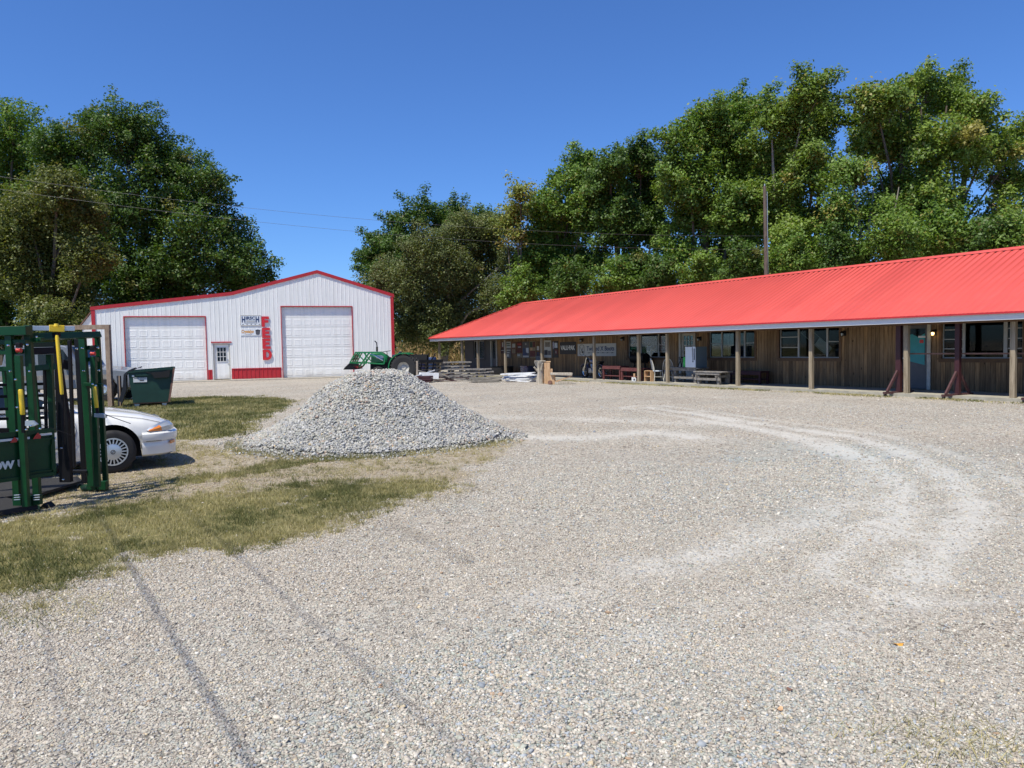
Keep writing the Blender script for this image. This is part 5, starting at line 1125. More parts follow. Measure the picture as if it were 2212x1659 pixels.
# rear wheels + fenders
rc = Vector(z6(1560, 800)); RRr = .66
for s_ in (-1, 1):
    y = s_*.72; zc = RRr; cxr = rc.x
    mb = MB(); mb.lathe([(.30, -.17), (.52, -.19), (.62, -.18), (RRr, -.12), (RRr, .12), (.62, .18), (.52, .19), (.30, .17)], (cxr, y, zc), 'y', 36)
    for i in range(28):
        a = i*2*math.pi/28; mb.bar((cxr+(RRr+.008)*math.cos(a), y-.17, zc+(RRr+.008)*math.sin(a)), (cxr+(RRr+.008)*math.cos(a+.16), y+.0, zc+(RRr+.008)*math.sin(a+.16)), .04, .05, up=(math.cos(a), 0, math.sin(a)))
    w_ = mb.build('rear_wheel', 'black_rubber', tr_); mb = MB(); mb.lathe([(0, s_*.04), (.1, s_*.06), (.16, s_*.02), (.30, s_*.10), (.34, s_*.17)], (cxr, y, zc), 'y', 28); mb.build('rim', 'trim_white', w_, smooth=True)
    mb = MB(); A = [(cxr+(RRr+.10)*math.cos(t), zc+(RRr+.10)*math.sin(t)) for t in np.linspace(R(65), R(205), 12)]
    for (a, b_), (c_, d_) in zip(A, A[1:]): mb.bar((a, y, b_), (c_, y, d_), .40, .05, up=(math.cos(math.atan2((b_+d_)/2-zc, (a+c_)/2-cxr)), 0, math.sin(math.atan2((b_+d_)/2-zc, (a+c_)/2-cxr))))
    mb.build('fender', 'tractor_green', tr_)
    fc = z6(1060, 800)[0]; w_ = MB().lathe([(.18, -.1), (.33, -.11), (.37, -.07), (.37, .07), (.33, .11), (.18, .1)], (fc-.25, s_*.55, .37), 'y', 28).build('front_wheel', 'black_rubber', tr_, smooth=True); MB().lathe([(0, s_*.05), (.18, s_*.06)], (fc-.25, s_*.55, .37), 'y', 20).build('rim', 'trim_white', w_)
# loader
for s_ in (-1, 1):
    mb = MB(); y = s_*.48; q2 = lambda a, b: (z6(a, b)[0], y, z6(a, b)[2])
    for a, b_, w_ in ((q2(1120, 560), q2(960, 450), .11), (q2(960, 450), q2(740, 450), .10), (q2(740, 450), q2(450, 455), .10), (q2(740, 450), q2(600, 650), .12), (q2(600, 650), q2(500, 790), .12), (q2(1110, 560), q2(1080, 720), .12), (q2(1080, 720), q2(700, 700), .05), (q2(900, 560), q2(760, 520), .05)): mb.bar(a, b_, .07, w_, up=(0, 1, 0))
    mb.build('loader_arm', 'tractor_green', tr_); mb = MB(); mb.tube([q2(1060, 640), q2(850, 520)], .035, 8); mb.tube([q2(850, 520), q2(720, 480)], .02, 8); mb.build('hydraulic_ram', 'chrome', tr_)
mb = MB(); a, b_, c_, d_ = [z6(*q) for q in ((450, 455), (320, 690), (200, 800), (170, 850))]
for y in (-.85, -.3, .3, .85): mb.bar((a[0], y, a[2]), (b_[0], y, b_[2]), .06, .10, up=(0, 1, 0))
for y in (-.86, .86): mb.bar((a[0], y, a[2]), (a[0]+.5, y, a[2]-.02), .05, .07, up=(0, 1, 0)); mb.bar((b_[0], y, b_[2]), (b_[0]+.85, y, b_[2]-.05), .05, .09, up=(0, 1, 0)); mb.bar((a[0]+.5, y, a[2]-.02), (b_[0]+.85, y, b_[2]-.05), .05, .07, up=(0, 1, 0)); mb.bar((a[0]+.1, y, a[2]-.05), (b_[0]+.8, y, b_[2]), .05, .05, up=(0, 1, 0))
for f_ in (0, .33, .66, 1): x = a[0]+(b_[0]-a[0])*f_; z = a[2]+(b_[2]-a[2])*f_; mb.bar((x, -.87, z), (x, .87, z), .06, .08)
mb.build('bucket_frame', 'tractor_green', tr_)
mb = MB()
for f_ in (.33, .66): x = a[0]+(b_[0]-a[0])*f_; z = a[2]+(b_[2]-a[2])*f_; mb.bar((x-.02, -.55, z+.02), (x-.02, .55, z+.02), .02, .17, up=(.5, 0, 1))
mb.build('bucket_panel', 'steel', tr_); mb = MB(); mb.prism([(b_[0], -.9, b_[2]), (c_[0], -.9, c_[2]), (d_[0], -.9, d_[2]), (b_[0]+.3, -.9, d_[2])], (0, 1.8, 0)); mb.build('bucket_edge', 'black_paint', tr_)
mb = MB(); x, y, z = z6(480, 795); mb.box(b_[0]+.05, x, -.7, .7, z-.05, z+.05); mb.build('bucket_bar', 'orange_red', tr_)
# wagon/implement behind the tractor
p = at(915, 815, 41); im = thing('farm_implement', 'low black farm implement parked right behind the tractor', 'farm implement', (p.x, 41.5, 0), 0)
mb = MB(); mb.box(-1.5, 1.0, -.5, .5, .85, 1.0)
for k in range(7): mb.bar((-1.4+k*.33, -.5, .9), (-1.5+k*.33, -.6, .25), .04, .06)
for k in range(6): mb.bar((-1.3+k*.35, -.4, 1.0), (-1.1+k*.35, -.2, 1.35), .05, .05)
mb.bar((-1.5, 0, 1.0), (-2.1, 0, 1.25), .06, .06); mb.build('frame', 'black_paint', im); MB().box(-.9, .2, -.45, .45, 1.0, 1.3).build('hopper', 'dark', im)
o = MB().lathe([(0, 0), (.28, 0), (.30, .05), (.29, .3), (.31, .45), (.29, .6), (.30, .85), (.28, .88), (0, .88)], (0, 0, 0), 'z', 20).build('plastic_barrel', 'blue_plastic', smooth=True); p = at(932, 800, 43); o.location = (p.x, 43, .25); tag(o, 'dark blue plastic barrel behind the board stacks', 'barrel')
o = MB().lathe([(0, 0), (.28, 0), (.30, .05), (.29, .3), (.31, .45), (.29, .6), (.30, .85), (.28, .88), (0, .88)], (0, 0, 0), 'z', 20).build('plastic_barrel', 'navy', smooth=True); p = at(915, 800, 43.3); o.location = (p.x, 43.3, .25); tag(o, 'navy barrel left of the dark blue barrel', 'barrel')

# ================================================================ LUMBER
def plank_stack(name, label, u0, u1, v0, v1, Y, rows, mat, seed, jit=.15, rot=0, w=.14, gaps=0, depth=1.0, cat='lumber pile'):
    a = at(u0, v1, Y); b_ = at(u1, v1, Y); t = at(u0, v0, Y); zt = t.z; z0 = .02; root = thing(name, label, cat, (a.x, Y, 0), rot); Ln = b_.x-a.x; rd = random.Random(seed)
    hh = (zt-z0)/rows
    for r_ in range(rows):
        z = z0+r_*hh; ncol = max(2, int(depth/(w+.01)))
        if gaps and r_ % 2 == 1:
            mb = MB()
            for k in range(gaps): x = Ln*(k+.5)/gaps; mb.box(x-.05, x+.05, 0, depth, z, z+hh*.94)
            mb.build('spacer', mat, root); continue
        mb = MB()
        for k in range(ncol):
            y = k*(w+.01); x0 = rd.uniform(-jit, jit)*.6; x1 = Ln+rd.uniform(-jit, jit); s_ = rd.uniform(-.02, .02); mb.bar((x0, y, z+hh*.45+s_), (x1, y+rd.uniform(-.03, .03), z+hh*.45-s_+rd.uniform(-.02, .02)), w, hh*rd.uniform(.6, .88))
        mb.build('board', mat, root)
    return root
plank_stack('board_stack', 'tall stack of weathered grey boards, farthest left of the lumber', 908, 1006, 782, 812, 41.5, 9, 'grey_wood', 1, .35, gaps=4)
plank_stack('board_stack', 'long low stack of grey boards with spacers beside the porch end', 968, 1056, 797, 817, 38.5, 7, 'grey_wood', 2, .3, gaps=5)
plank_stack('beam_stack', 'dark maroon beams stacked behind the leaning white plank', 903, 932, 812, 827, 35.2, 3, 'maroon', 3, .05, w=.3, depth=.9)
plank_stack('log_stack', 'low row of brown timbers lying on the ground before the porch', 1018, 1072, 815, 827, 34.6, 2, 'table_wood', 5, .3, w=.16, depth=.7)
rd = random.Random(4); jk = thing('scrap_pile', 'jumble of broken boards and slats between the lumber stacks', 'scrap pile', (at(950, 815, 36.5).x, 36.5, 0), 0)
for k in range(26):
    x = rd.uniform(-.6, 1.6); z = rd.uniform(.03, .42); a = rd.uniform(-.35, .35); l = rd.uniform(.5, 1.3); y = rd.uniform(-.4, .6); b2 = rd.uniform(-.5, .5)
    mb = MB(); mb.bar((x-l/2, y-b2*l/2, max(.03, z-a*l/2)), (x+l/2, y+b2*l/2, max(.03, z+a*l/2)), .10, .035); mb.build('board', rd.choice(['grey_wood', 'grey_wood', 'maroon', 'table_wood', 'maroon_wood']), jk)
def stick(name, label, cat, a, b_, w, h, mat): mb = MB(); mb.bar((0, 0, 0), Vector(b_)-Vector(a), w, h, up=(0, 1, 0)); o = mb.build(name, mat, bevel=.004); o.location = a; return tag(o, label, cat)
stick('white_plank', 'long white plank leaning diagonally on the lumber at left', 'plank', at(890, 815, 35.6), at(938, 800, 36.4), .05, .14, 'white_board')
stick('white_plank', 'white plank lying flat on the lumber right of the leaning one', 'plank', at(905, 811, 35.9), at(948, 812.5, 35.9), .3, .05, 'white_board')
stick('wooden_stake', 'pale survey stake at the right foot of the gravel pile before the lumber', 'stake', tuple(G(901, 826)-Vector((0, 0, .05))), at(901, 780, 35.9), .09, .06, 'stake')
stick('wooden_stake', 'pale stake standing in front of the tractor rear wheel', 'stake', tuple(G(874, 818)-Vector((0, 0, .05))), at(874, 779, 38.2), .10, .06, 'stake')
# pile of white frames by the porch
wf = thing('window_frame_pile', 'pile of white window frames lying beside the log stump', 'salvaged frames', (at(1128, 822, 34.6).x, 34.6, 0), R(-20)); rd = random.Random(9)
for k in range(7):
    z = .06+k*.055; W_ = rd.uniform(.5, .75); x = rd.uniform(-.25, .25); a = rd.uniform(-.25, .25); mb = MB(); c_, s_ = math.cos(a), math.sin(a)
    C = [(x+c_*i*W_-s_*j*.35, c_*j*.35+s_*i*W_, z+rd.uniform(-.03, .03)) for i, j in ((-1, -1), (1, -1), (1, 1), (-1, 1))]
    for p_, q_ in zip(C, C[1:]+C[:1]): mb.bar(p_, q_, .07, .045)
    mb.build('frame', 'white_board' if k != 3 else 'blue_plastic', wf)
# ---- log stump, cedar post, log bench
Y = 32.4
p = at(1167, 829, Y); lg = thing('log_stump', 'tall pale gnarled log with branch stubs, beside the porch edge', 'log', (p.x, Y, 0), 0)
mb = MB(); A = []; hs = [0, .1, .3, .5, .68, .8, .9, .98]; rs_ = [.17, .16, .145, .14, .15, .165, .20, .21]; vs = []; nS = 14
for h_, r_ in zip(hs, rs_):
    for k in range(nS): a = k*2*math.pi/nS; rr_ = r_*(1+.14*math.sin(3*a+h_*2)+.09*math.sin(5*a-h_*4)); vs.append((rr_*math.cos(a), rr_*math.sin(a), h_))
mb.add(vs, [(i*nS+k, i*nS+(k+1) % nS, (i+1)*nS+(k+1) % nS, (i+1)*nS+k) for i in range(7) for k in range(nS)]+[tuple(range(7*nS, 8*nS))]); mb.build('trunk', 'log_wood', lg, smooth=True)
for a, b_, r_ in (((-.1, -.05, .55), (-.26, -.12, .74), .05), ((.05, -.12, .6), (.10, -.24, .90), .045), ((-.14, 0, .80), (-.22, -.02, .97), .05)): MB().tube([a, b_], [r_, r_*.7], 8).build('branch_stub', 'log_wood', lg, smooth=True)
mb = MB(); mb.box(-.24, .24, -.20, .20, .985, 1.01); mb.build('top_slab', 'log_wood', lg)
p = at(1182, 829, Y); cp_ = thing('cedar_post', 'squared orange cedar block standing right of the pale log', 'timber block', (p.x, Y-.05, 0), 0)
MB().box(-.13, .13, -.12, .12, 0, .93).build('block', 'fresh_wood', cp_, bevel=.01); MB().box(-.15, .16, -.13, .13, .932, .98).build('cap', 'fresh_wood', cp_, bevel=.01); MB().box(.131, .24, -.10, .10, 0, .65).build('side_block', 'fresh_wood', cp_, bevel=.01)
p = at(1214, 828, 31.6); lb_ = thing('log_bench', 'split-log bench with a pale slab seat left of the motorcycle', 'bench', (p.x, 31.8, 0), 0)
MB().prism([(-.48, -.2, .40), (.44, -.2, .36), (.46, -.2, .48), (-.48, -.2, .50)], (0, .4, 0)).build('seat', 'log_wood', lb_, bevel=.015)
for x in (-.36,): MB().tube([(x, 0, 0), (x-.03, 0, .4)], .12, 10).build('leg', 'fresh_wood', lb_, smooth=True)
MB().bar((-.25, -.1, .12), (.44, -.1, .36), .10, .05).build('brace', 'fresh_wood', lb_); MB().box(-.30, .42, -.15, .2, .0, .12).build('base_log', 'log_wood', lb_, bevel=.02); MB().tube([(-.52, -.2, .09), (-.42, .2, .09)], .09, 10).build('roller_log', 'rust', lb_)
# ================================================================ MOTORCYCLE (on the porch, side on)
mc = sthing('motorcycle', 'dark motorcycle with round headlamp parked on the porch under the cream sign', 'motorcycle', -9.55, .75, .085, R(172))
def wheel(x, r_):
    w_ = MB().lathe([(r_-.10, -.04), (r_-.02, -.06), (r_, -.03), (r_, .03), (r_-.02, .06), (r_-.10, .04)], (x, 0, r_), 'y', 28).build('wheel', 'black_rubber', mc, smooth=True)
    mb = MB(); mb.lathe([(r_-.12, -.02), (r_-.09, -.03), (r_-.09, .03), (r_-.12, .02)], (x, 0, r_), 'y', 24)
    for k in range(12): a = k*math.pi/6; mb.bar((x, 0, r_), (x+(r_-.1)*math.cos(a), 0, r_+(r_-.1)*math.sin(a)), .008, .008, up=(0, 1, 0))
    mb.lathe([(0, -.05), (.06, -.05), (.06, .05), (0, .05)], (x, 0, r_), 'y', 12); mb.build('rim', 'chrome', w_)
wheel(.78, .32); wheel(-.72, .30)
mb = MB(); mb.lathe([(0, 0)], (0, 0, 0)) if False else None
mb = MB(); vs = []; nS = 12
for x, w_, z0, z1 in ((.32, .03, .80, .84), (.22, .12, .72, .93), (.05, .15, .70, .95), (-.15, .12, .70, .88), (-.28, .04, .72, .78)):
    for k in range(nS): a = k*2*math.pi/nS; vs.append((x, w_*math.cos(a), (z0+z1)/2+(z1-z0)/2*math.sin(a)))
mb.add(vs, [(i*nS+k, i*nS+(k+1) % nS, (i+1)*nS+(k+1) % nS, (i+1)*nS+k) for i in range(4) for k in range(nS)]+[tuple(range(nS)), tuple(range(4*nS, 5*nS))]); mb.build('fuel_tank', 'purple_tank', mc, smooth=True)
MB().prism([(-.2, -.14, .70), (-.2, -.14, .76), (-.45, -.14, .72), (-.75, -.14, .82), (-.85, -.14, .78), (-.6, -.14, .66)], (0, .28, 0)).build('seat', 'seat_black', mc, bevel=.03)
mb = MB(); mb.tube([(.78, -.08, .32), (.50, -.08, .98)], .022, 8); mb.tube([(.78, .08, .32), (.50, .08, .98)], .022, 8); mb.build('fork', 'chrome', mc, smooth=True)
mb = MB(); mb.tube([(.50, 0, .98), (.48, -.15, 1.08), (.30, -.36, 1.10)], .012, 6); mb.tube([(.50, 0, .98), (.48, .15, 1.08), (.30, .36, 1.10)], .012, 6); hb = mb.build('handlebar', 'chrome', mc)
for s_ in (-1, 1): MB().lathe([(0, -.01), (.06, -.008), (.06, .008), (0, .01)], (.42, s_*.34, 1.24), 'x', 12).build('mirror', 'chrome', hb)
MB().lathe([(0, .12), (.05, .10), (.09, .03), (.09, 0), (0, -.01)], (.56, 0, .90), 'x', 16).build('headlight', 'chrome', mc, smooth=True)
mb = MB(); mb.box(-.25, .22, -.14, .14, .25, .48)
for a in (R(60), R(118)):
    c0 = Vector((0, 0, .45)); d_ = Vector((math.cos(a), 0, math.sin(a)))
    for k in range(6): q1 = c0+d_*(.03+.035*k); mb.tube([q1, q1+d_*.02], .085, 12)
mb.lathe([(0, -.19), (.11, -.19), (.12, -.14), (.12, .14), (.11, .19), (0, .19)], (-.02, 0, .37), 'y', 16); mb.build('engine', 'steel', mc)
for k in (0, 1): MB().tube([(.12, -.16, .5), (.22, -.18, .30+.06*k), (-.1, -.19, .22+.07*k), (-.95, -.2, .24+.09*k)], .038, 8).build('exhaust_pipe', 'chrome', mc, smooth=True)
for x, r_, nm in ((.78, .36, 'front_fender'), (-.72, .35, 'rear_fender')):
    mb = MB(); A = [(x+r_*math.cos(t), .31+r_*math.sin(t)) for t in np.linspace(R(35), R(165), 9)]
    for (a, b_), (c_, d_) in zip(A, A[1:]): mb.bar((a, 0, b_), (c_, 0, d_), .15, .02, up=(math.cos(math.atan2((b_+d_)/2-.31, (a+c_)/2-x)), 0, math.sin(math.atan2((b_+d_)/2-.31, (a+c_)/2-x))))
    mb.build(nm, 'purple_tank', mc)
mb = MB(); mb.tube([(.5, 0, .9), (.1, 0, .68), (-.35, 0, .62), (-.72, 0, .32)], .025, 8); mb.tube([(.5, 0, .9), (.28, 0, .3), (-.3, 0, .22), (-.72, 0, .32)], .025, 8); mb.build('frame', 'black_paint', mc); MB().tube([(-.05, .1, .25), (-.1, .3, 0)], .012, 6).build('kickstand', 'black_paint', mc)
# ================================================================ PORCH FURNITURE
def rusttable(label, t, s, L_, h):
    r_ = sthing('plank_table', label, 'table', t, s, .085, 0, 'grey slab tables along the porch')
    mb = MB()
    for k in range(3): mb.box(-L_/2-.02*k, L_/2+.03*(2-k), -.33+k*.22, -.12+k*.22, h-.045, h)
    mb.build('tabletop', 'grey_wood', r_, bevel=.006)
    for x in (-L_/2+.20, L_/2-.20):
        for y in (-.22, .24): MB().bar((x, y, 0), (x, y, h-.045), .12, .11, up=(0, 1, 0)).build('leg', 'grey_wood', r_, bevel=.006)
    for y in (-.30,): MB().box(-L_/2+.06, L_/2-.04, y-.02, y+.02, .15, .24).build('stretcher', 'grey_wood', r_, bevel=.005); MB().box(-L_/2+.10, L_/2-.10, y-.01, y+.03, h-.13, h-.05).build('apron', 'grey_wood', r_)
    for x in (-L_/2+.2, L_/2-.2): MB().box(x-.02, x+.02, -.40, .36, .26, .34).build('cross_brace', 'grey_wood', r_)
    return r_
def bench(label, t, s, L_, h, mat, rz=0):
    r_ = sthing('potting_bench', label, 'bench', t, s, .085, rz, 'red-brown benches right of the motorcycle')
    mb = MB(); mb.box(-L_/2, L_/2, -.25, .25, h-.05, h); mb.build('tabletop', mat, r_, bevel=.004); MB().box(-L_/2+.05, L_/2-.05, -.20, .20, .16, .20).build('lower_shelf', mat, r_); MB().box(-L_/2, L_/2, -.262, -.251, h-.14, h-.05).build('apron', mat, r_)
    for x in (-L_/2+.05, L_/2-.05):
        for y in (-.21, .21): MB().box(x-.035, x+.035, y-.035, y+.035, 0, h-.05).build('leg', mat, r_)
    return r_
rusttable('weathered grey slab table with a white refrigerator standing on it', -3.30, .75, 1.50, .60)
rusttable('lower grey slab table right of the one carrying the refrigerator', -1.62, .30, 1.40, .49)
bench('red-brown wooden bench table nearest the motorcycle', -7.55, .45, 1.25, .62, 'maroon_wood'); bench('red-brown bench table with a paler shelf, left of the white chairs', -6.15, .40, 1.35, .55, 'maroon_wood')
bench('dark bench against the plank wall behind the grey slab tables', -.9, 1.45, 1.5, .48, 'maroon')
gr_ = sthing('gas_grill', 'black barrel grill behind the red-brown benches', 'grill', -6.9, 1.3, .085); mb = MB(); mb.tube([(-.45, 0, .95), (.45, 0, .95)], .22, 14); mb.build('barrel', 'black_paint', gr_, smooth=True)
for x in (-.35, .35): MB().bar((x, 0, 0), (x, 0, .8), .05, .05).build('leg', 'black_paint', gr_)
MB().box(-.55, .55, -.3, .3, .35, .38).build('shelf', 'black_paint', gr_)
# refrigerator on the table (0.71)
fz = .085+.622; fg = sthing('refrigerator', 'small white refrigerator standing on the grey picnic table', 'refrigerator', -2.84, .68, fz-.02, R(-6))
MB().box(-.31, .27, -.26, .30, 0, .82).build('cabinet', 'fridge_grey', fg, bevel=.008); fd = MB().box(-.315, -.285+.58, -.30, -.265, 0.01, .82).build('door', 'fridge_white', fg, bevel=.01)
MB().box(.24, .26, -.33, -.302, .30, .75).build('handle', 'door_grey', fd)
mb = MB(); mb.tube([(.14, -.315, .80), (.15, -.318, .5), (.17, -.316, .25)], .009, 6); mb.tube([(.165, -.316, .25), (.17, -.316, .22)], .022, 8); mb.build('power_cord', 'ink_black', fg)
gn = sthing('seed_sack', 'bright green sack leaning left of the refrigerator on the table', 'sack', -3.36, .66, fz-.02, R(5)); MB().box(-.10, .12, -.12, .12, 0, .42).build('sack', 'bright_green', gn, bevel=.04)
kb = sthing('folding_stand', 'small black folding stand on the left end of the picnic table', 'stand', -3.70, .62, fz-.02)
for a, b_ in (((-.10, 0, 0), (.08, 0, .40)), ((.12, 0, 0), (-.03, 0, .40)), ((-.10, .15, 0), (.08, .15, .40)), ((.12, .15, 0), (-.03, .15, .40))): MB().bar(a, b_, .02, .02).build('leg', 'black_paint', kb)
MB().box(-.04, .1, -.01, .16, .40, .42).build('top', 'black_paint', kb)
# windsor chairs
def windsor(label, t, s, rz, mat='trim_white', seatm='fridge_white'):
    r_ = sthing('windsor_chair', label, 'chair', t, s, .085, rz, 'white windsor chairs on the porch')
    MB().prism([(.22*math.cos(a)*(1.05 if math.sin(a) < 0 else .95), .20*math.sin(a), .43) for a in np.linspace(0, 6.283, 15)[:-1]], (0, 0, .035)).build('seat', seatm, r_)
    for x, y in ((-.17, -.16), (.17, -.16), (-.15, .15), (.15, .15)): MB().tube([(x*1.25, y*1.25, 0), (x*1.1, y*1.1, .2), (x, y, .43)], [.012, .017, .013], 8).build('leg', mat, r_, smooth=True)
    mb = MB(); mb.tube([(-.2, -.17, .2), (-.18, .17, .2)], .01, 6); mb.tube([(.2, -.17, .2), (.18, .17, .2)], .01, 6); mb.tube([(-.19, 0, .2), (.19, 0, .2)], .01, 6); mb.build('stretcher', mat, r_)
    bow = [(.21*math.cos(t_)*(1.0 if t_ < 3 else 1), .18+.12*math.sin(t_), .465+.50*math.sin(t_)**.75) for t_ in np.linspace(.02, math.pi-.02, 15)]
    MB().tube(bow, .013, 8).build('back_bow', mat, r_, smooth=True)
    for k in range(7):
        x = -.165+.055*k; zt = .465+.50*math.sqrt(max(0, 1-(x/.21)**2))**.75; MB().tube([(x*.8, .17, .46), (x, .18+.12*(zt-.465)/.5, zt)], .007, 6).build('spindle', mat, r_)
    return r_
windsor('white windsor chair with a rounded spindle back, left of the pair', -4.78, .42, R(150)); windsor('white windsor chair turned away with a blue-grey seat, right of the pair', -4.32, .62, R(215), 'trim_white', 'blue_plastic')
stl = sthing('step_stool', 'small two-step wooden stool left of the white chairs', 'step stool', -5.15, .30, .085)
for x in (-.18, .18): MB().box(x-.015, x+.015, -.12, .12, 0, .45).build('side', 'fresh_wood', stl)
for z in (.2, .43): MB().box(-.164, .164, -.12, .12, z, z+.025).build('step', 'fresh_wood', stl)
sk = sthing('painted_cutout', 'small black and white painted wooden animal cutout at the porch edge', 'ornament', -5.72, -.12, .0)
MB().box(-.06, .02, -.02, .02, .02, .26).build('body', 'white_paint', sk, bevel=.01); mb = MB(); mb.lathe([(.05, -.03), (.10, -.03), (.10, .0), (.05, .0)], (.12, 0, .16), 'y', 16); mb.build('head', 'white_paint', sk); MB().lathe([(0, -.02), (.049, -.02)], (.12, 0, .16), 'y', 16).build('patch', 'ink_black', sk); MB().box(.06, .14, -.015, .015, .27, .42).build('tag_board', 'fresh_wood', sk)
for x, nm, lb, m_, z in ((-16.0, 'storage_tote', 'violet-grey storage tote on the porch behind the white frames', 'purple_tank', .45),): o = sthing(nm, lb, 'tote', x, 1.2, .085); MB().box(-.35, .35, -.25, .25, 0, z).build('bin', m_, o, bevel=.03); MB().box(-.37, .37, -.27, .27, z, z+.05).build('lid', m_, o, bevel=.01)
o = sthing('black_crate', 'black stock tank on the porch at the end of the board stacks', 'stock tank', -18.0, .75, .085); MB().lathe([(0, 0), (.62, 0), (.65, .05), (.66, .42), (.69, .45), (.64, .45), (.62, .1), (0, .09)], (0, 0, 0), 'z', 24).build('tank', 'dark', o, smooth=True)
o = sthing('swivel_chair', 'dark office chair tipped on the porch under the slate poster', 'chair', -15.2, 1.3, .085, R(30)); MB().box(-.22, .22, -.2, .2, .42, .5).build('seat', 'seat_black', o, bevel=.03); MB().prism([(-.2, .18, .55), (.2, .18, .55), (.18, .22, 1.05), (-.18, .22, 1.05)], (0, .06, 0)).build('backrest', 'door_grey', o, bevel=.02); MB().tube([(0, 0, .08), (0, 0, .42)], .03, 8).build('stem', 'black_paint', o)
for k in range(5): a = k*1.257; MB().bar((0, 0, .1), (.28*math.cos(a), .28*math.sin(a), .05), .04, .04).build('leg', 'black_paint', o)
# maroon T stands with rail
def tstand(label, t, s, rz=0, h=2.0, w=.10):
    r_ = sthing('steel_stand', label, 'steel stand', t, s, .0, rz, 'maroon steel stands of the porch rail')
    MB().box(-w/2, w/2, -.05, .05, .10, h).build('upright', 'maroon', r_); MB().bar((0, -.62, .10), (0, .62, .10), .09, .06).build('foot', 'maroon_dust', r_)
    for s_ in (-1, 1): MB().bar((0, s_*.50, .13), (0, s_*.06, .72), .07, .05, up=(1, 0, 0)).build('brace', 'maroon_dust', r_); MB().lathe([(0, -.02), (.05, -.02), (.05, .02), (0, .02)], (0, s_*.58, .045), 'x', 12).build('caster', 'black_rubber', r_)
    return r_
tstand('maroon steel stand with braced foot left of the teal-glazed door', 5.78, .12, R(-6), 2.05, .16); tstand('maroon steel stand with braced foot in front of the dark wide window', 7.45, .12, R(-6), 2.15, .13)
tstand('broad maroon steel upright cut by the right edge of the frame', 9.35, .25, R(-6), 2.05, .34)
rl = MB().bar((0, 0, 0), (3.7, 0, 0), .05, .04).build('steel_rail', 'rust'); rl.location = sw(5.65, .18, 1.22); rl.rotation_euler = (0, 0, PA); tag(rl, 'thin horizontal steel rail joining the maroon stands', 'rail')
# ================================================================ UTILITY POLE + WIRES
pp_ = at(1656, 600, 39.5); pl = thing('utility_pole', 'bare wooden utility pole standing behind the red roof', 'utility pole', (pp_.x, 39.5, 0), 0)
tz = at(1650, 402, 39.5).z; MB().tube([(0.05, 0, -.1), (.0, 0, 4), (-.10, 0, tz)], [.125, .11, .078], 10).build('pole', 'bark', pl, smooth=True); MB().lathe([(0, .12), (.03, .1), (.03, 0)], (-.10, 0, tz), 'z', 8).build('insulator', 'galv', pl); MB().tube([(.13, -.02, 0), (.02, -.03, tz-.3)], .015, 6).build('conduit', 'galv', pl)
def wire(label, a, b_, sag, r_=.0055):
    a, b_ = Vector(a), Vector(b_); P = [a.lerp(b_, t)-Vector((0, 0, 4*sag*t*(1-t))) for t in np.linspace(0, 1, 25)]
    o = MB().tube([p-a for p in P], r_, 5).build('overhead_wire', 'wire'); o.location = a; tag(o, label, 'wire', 'overhead wires crossing the yard')
e1 = (pp_.x-.03, 39.4, tz-2.6); e2 = (pp_.x-.01, 39.4, tz-3.3)
wire('upper overhead wire running from the left edge to the utility pole', at(-330, 330, 30), e1, .9); wire('lower overhead wire running from the left edge to the utility pole', at(-330, 357, 30), e2, .9)
# three service wires high over the yard, out of the frame; their shadows cross the gravel
for k, (pa, pb, r_, hz_, lb) in enumerate(((G(290, 1235), G(540, 1650), .0095, 5.5, 'thick service wire high over the yard casting the long thin shadow'), (G(530, 1215), G(800, 1450), .006, 5.9, 'thinner service wire casting the second faint shadow'), (G(110, 1420), G(150, 1650), .0045, 5.7, 'thinnest service wire nearest the left edge'))):
    d_ = (pa-pb).normalized(); off = Vector((-.33, -.42, 1))*hz_; wire(lb, tuple(pb-d_*25+off), tuple(pa+d_*90+off), .0, r_)
#@@PART5
# ================================================================ CATTLE CHUTE
b0 = at(90, 1105, 7.7); ch = thing('cattle_chute', 'dark green steel cattle squeeze chute with yellow handles at the left edge', 'cattle chute', (b0.x, b0.y, 0), 0)
cb0 = Vector((b0.x, b0.y, 0)); px1 = 1/1610
def Cw(u, v, Y): return at(u, v, Y)-cb0
def cbar(name, u0, v0, u1, v1, Y, w, mat='green_paint', Y1=None, d=None, parent=ch, ww=None):
    Y1 = Y if Y1 is None else Y1; wm = w*Y*px1; mb = MB(); mb.bar(Cw(u0, v0, Y), Cw(u1, v1, Y1), d or wm*.8, wm, up=(0, 1, 0) if ww is None else ww) ; return mb.build(name, mat, parent, bevel=.004)
YN, YF = 7.55, 8.85
# mesh bars: for vertical bars local 'w' must show in x, so use up=(1,0,0)
def vbar(name, u0, v0, u1, v1, Y, w, mat='green_paint', Y1=None, d=None):
    return cbar(name, u0, v0, u1, v1, Y, w, mat, Y1, d, ww=(1, 0, 0))
vbar('post', 19, 708, 39, 1100, YN, 14); vbar('post', 60, 703, 81, 1078, YN+.1, 14); vbar('post', 40, 768, 57, 1094, YN-.12, 13, d=.05)
vbar('post', 167, 732, 183, 1044, YF, 10, 'black_paint'); vbar('post', 178, 728, 199, 1050, YF-.25, 13); vbar('post', 202, 770, 211, 1052, YF-.35, 11, d=.05); vbar('post', 210, 718, 229, 1052, YF-.1, 10)
vbar('post', 8, 800, 20, 925, 7.9, 7); vbar('post', 74, 800, 86, 925, 8.0, 6); vbar('post', 150, 735, 160, 1010, 8.6, 7, 'black_paint'); vbar('post', 96, 790, 100, 925, 7.95, 6, 'black_paint'); vbar('post', 107, 766, 114, 935, 7.95, 12)
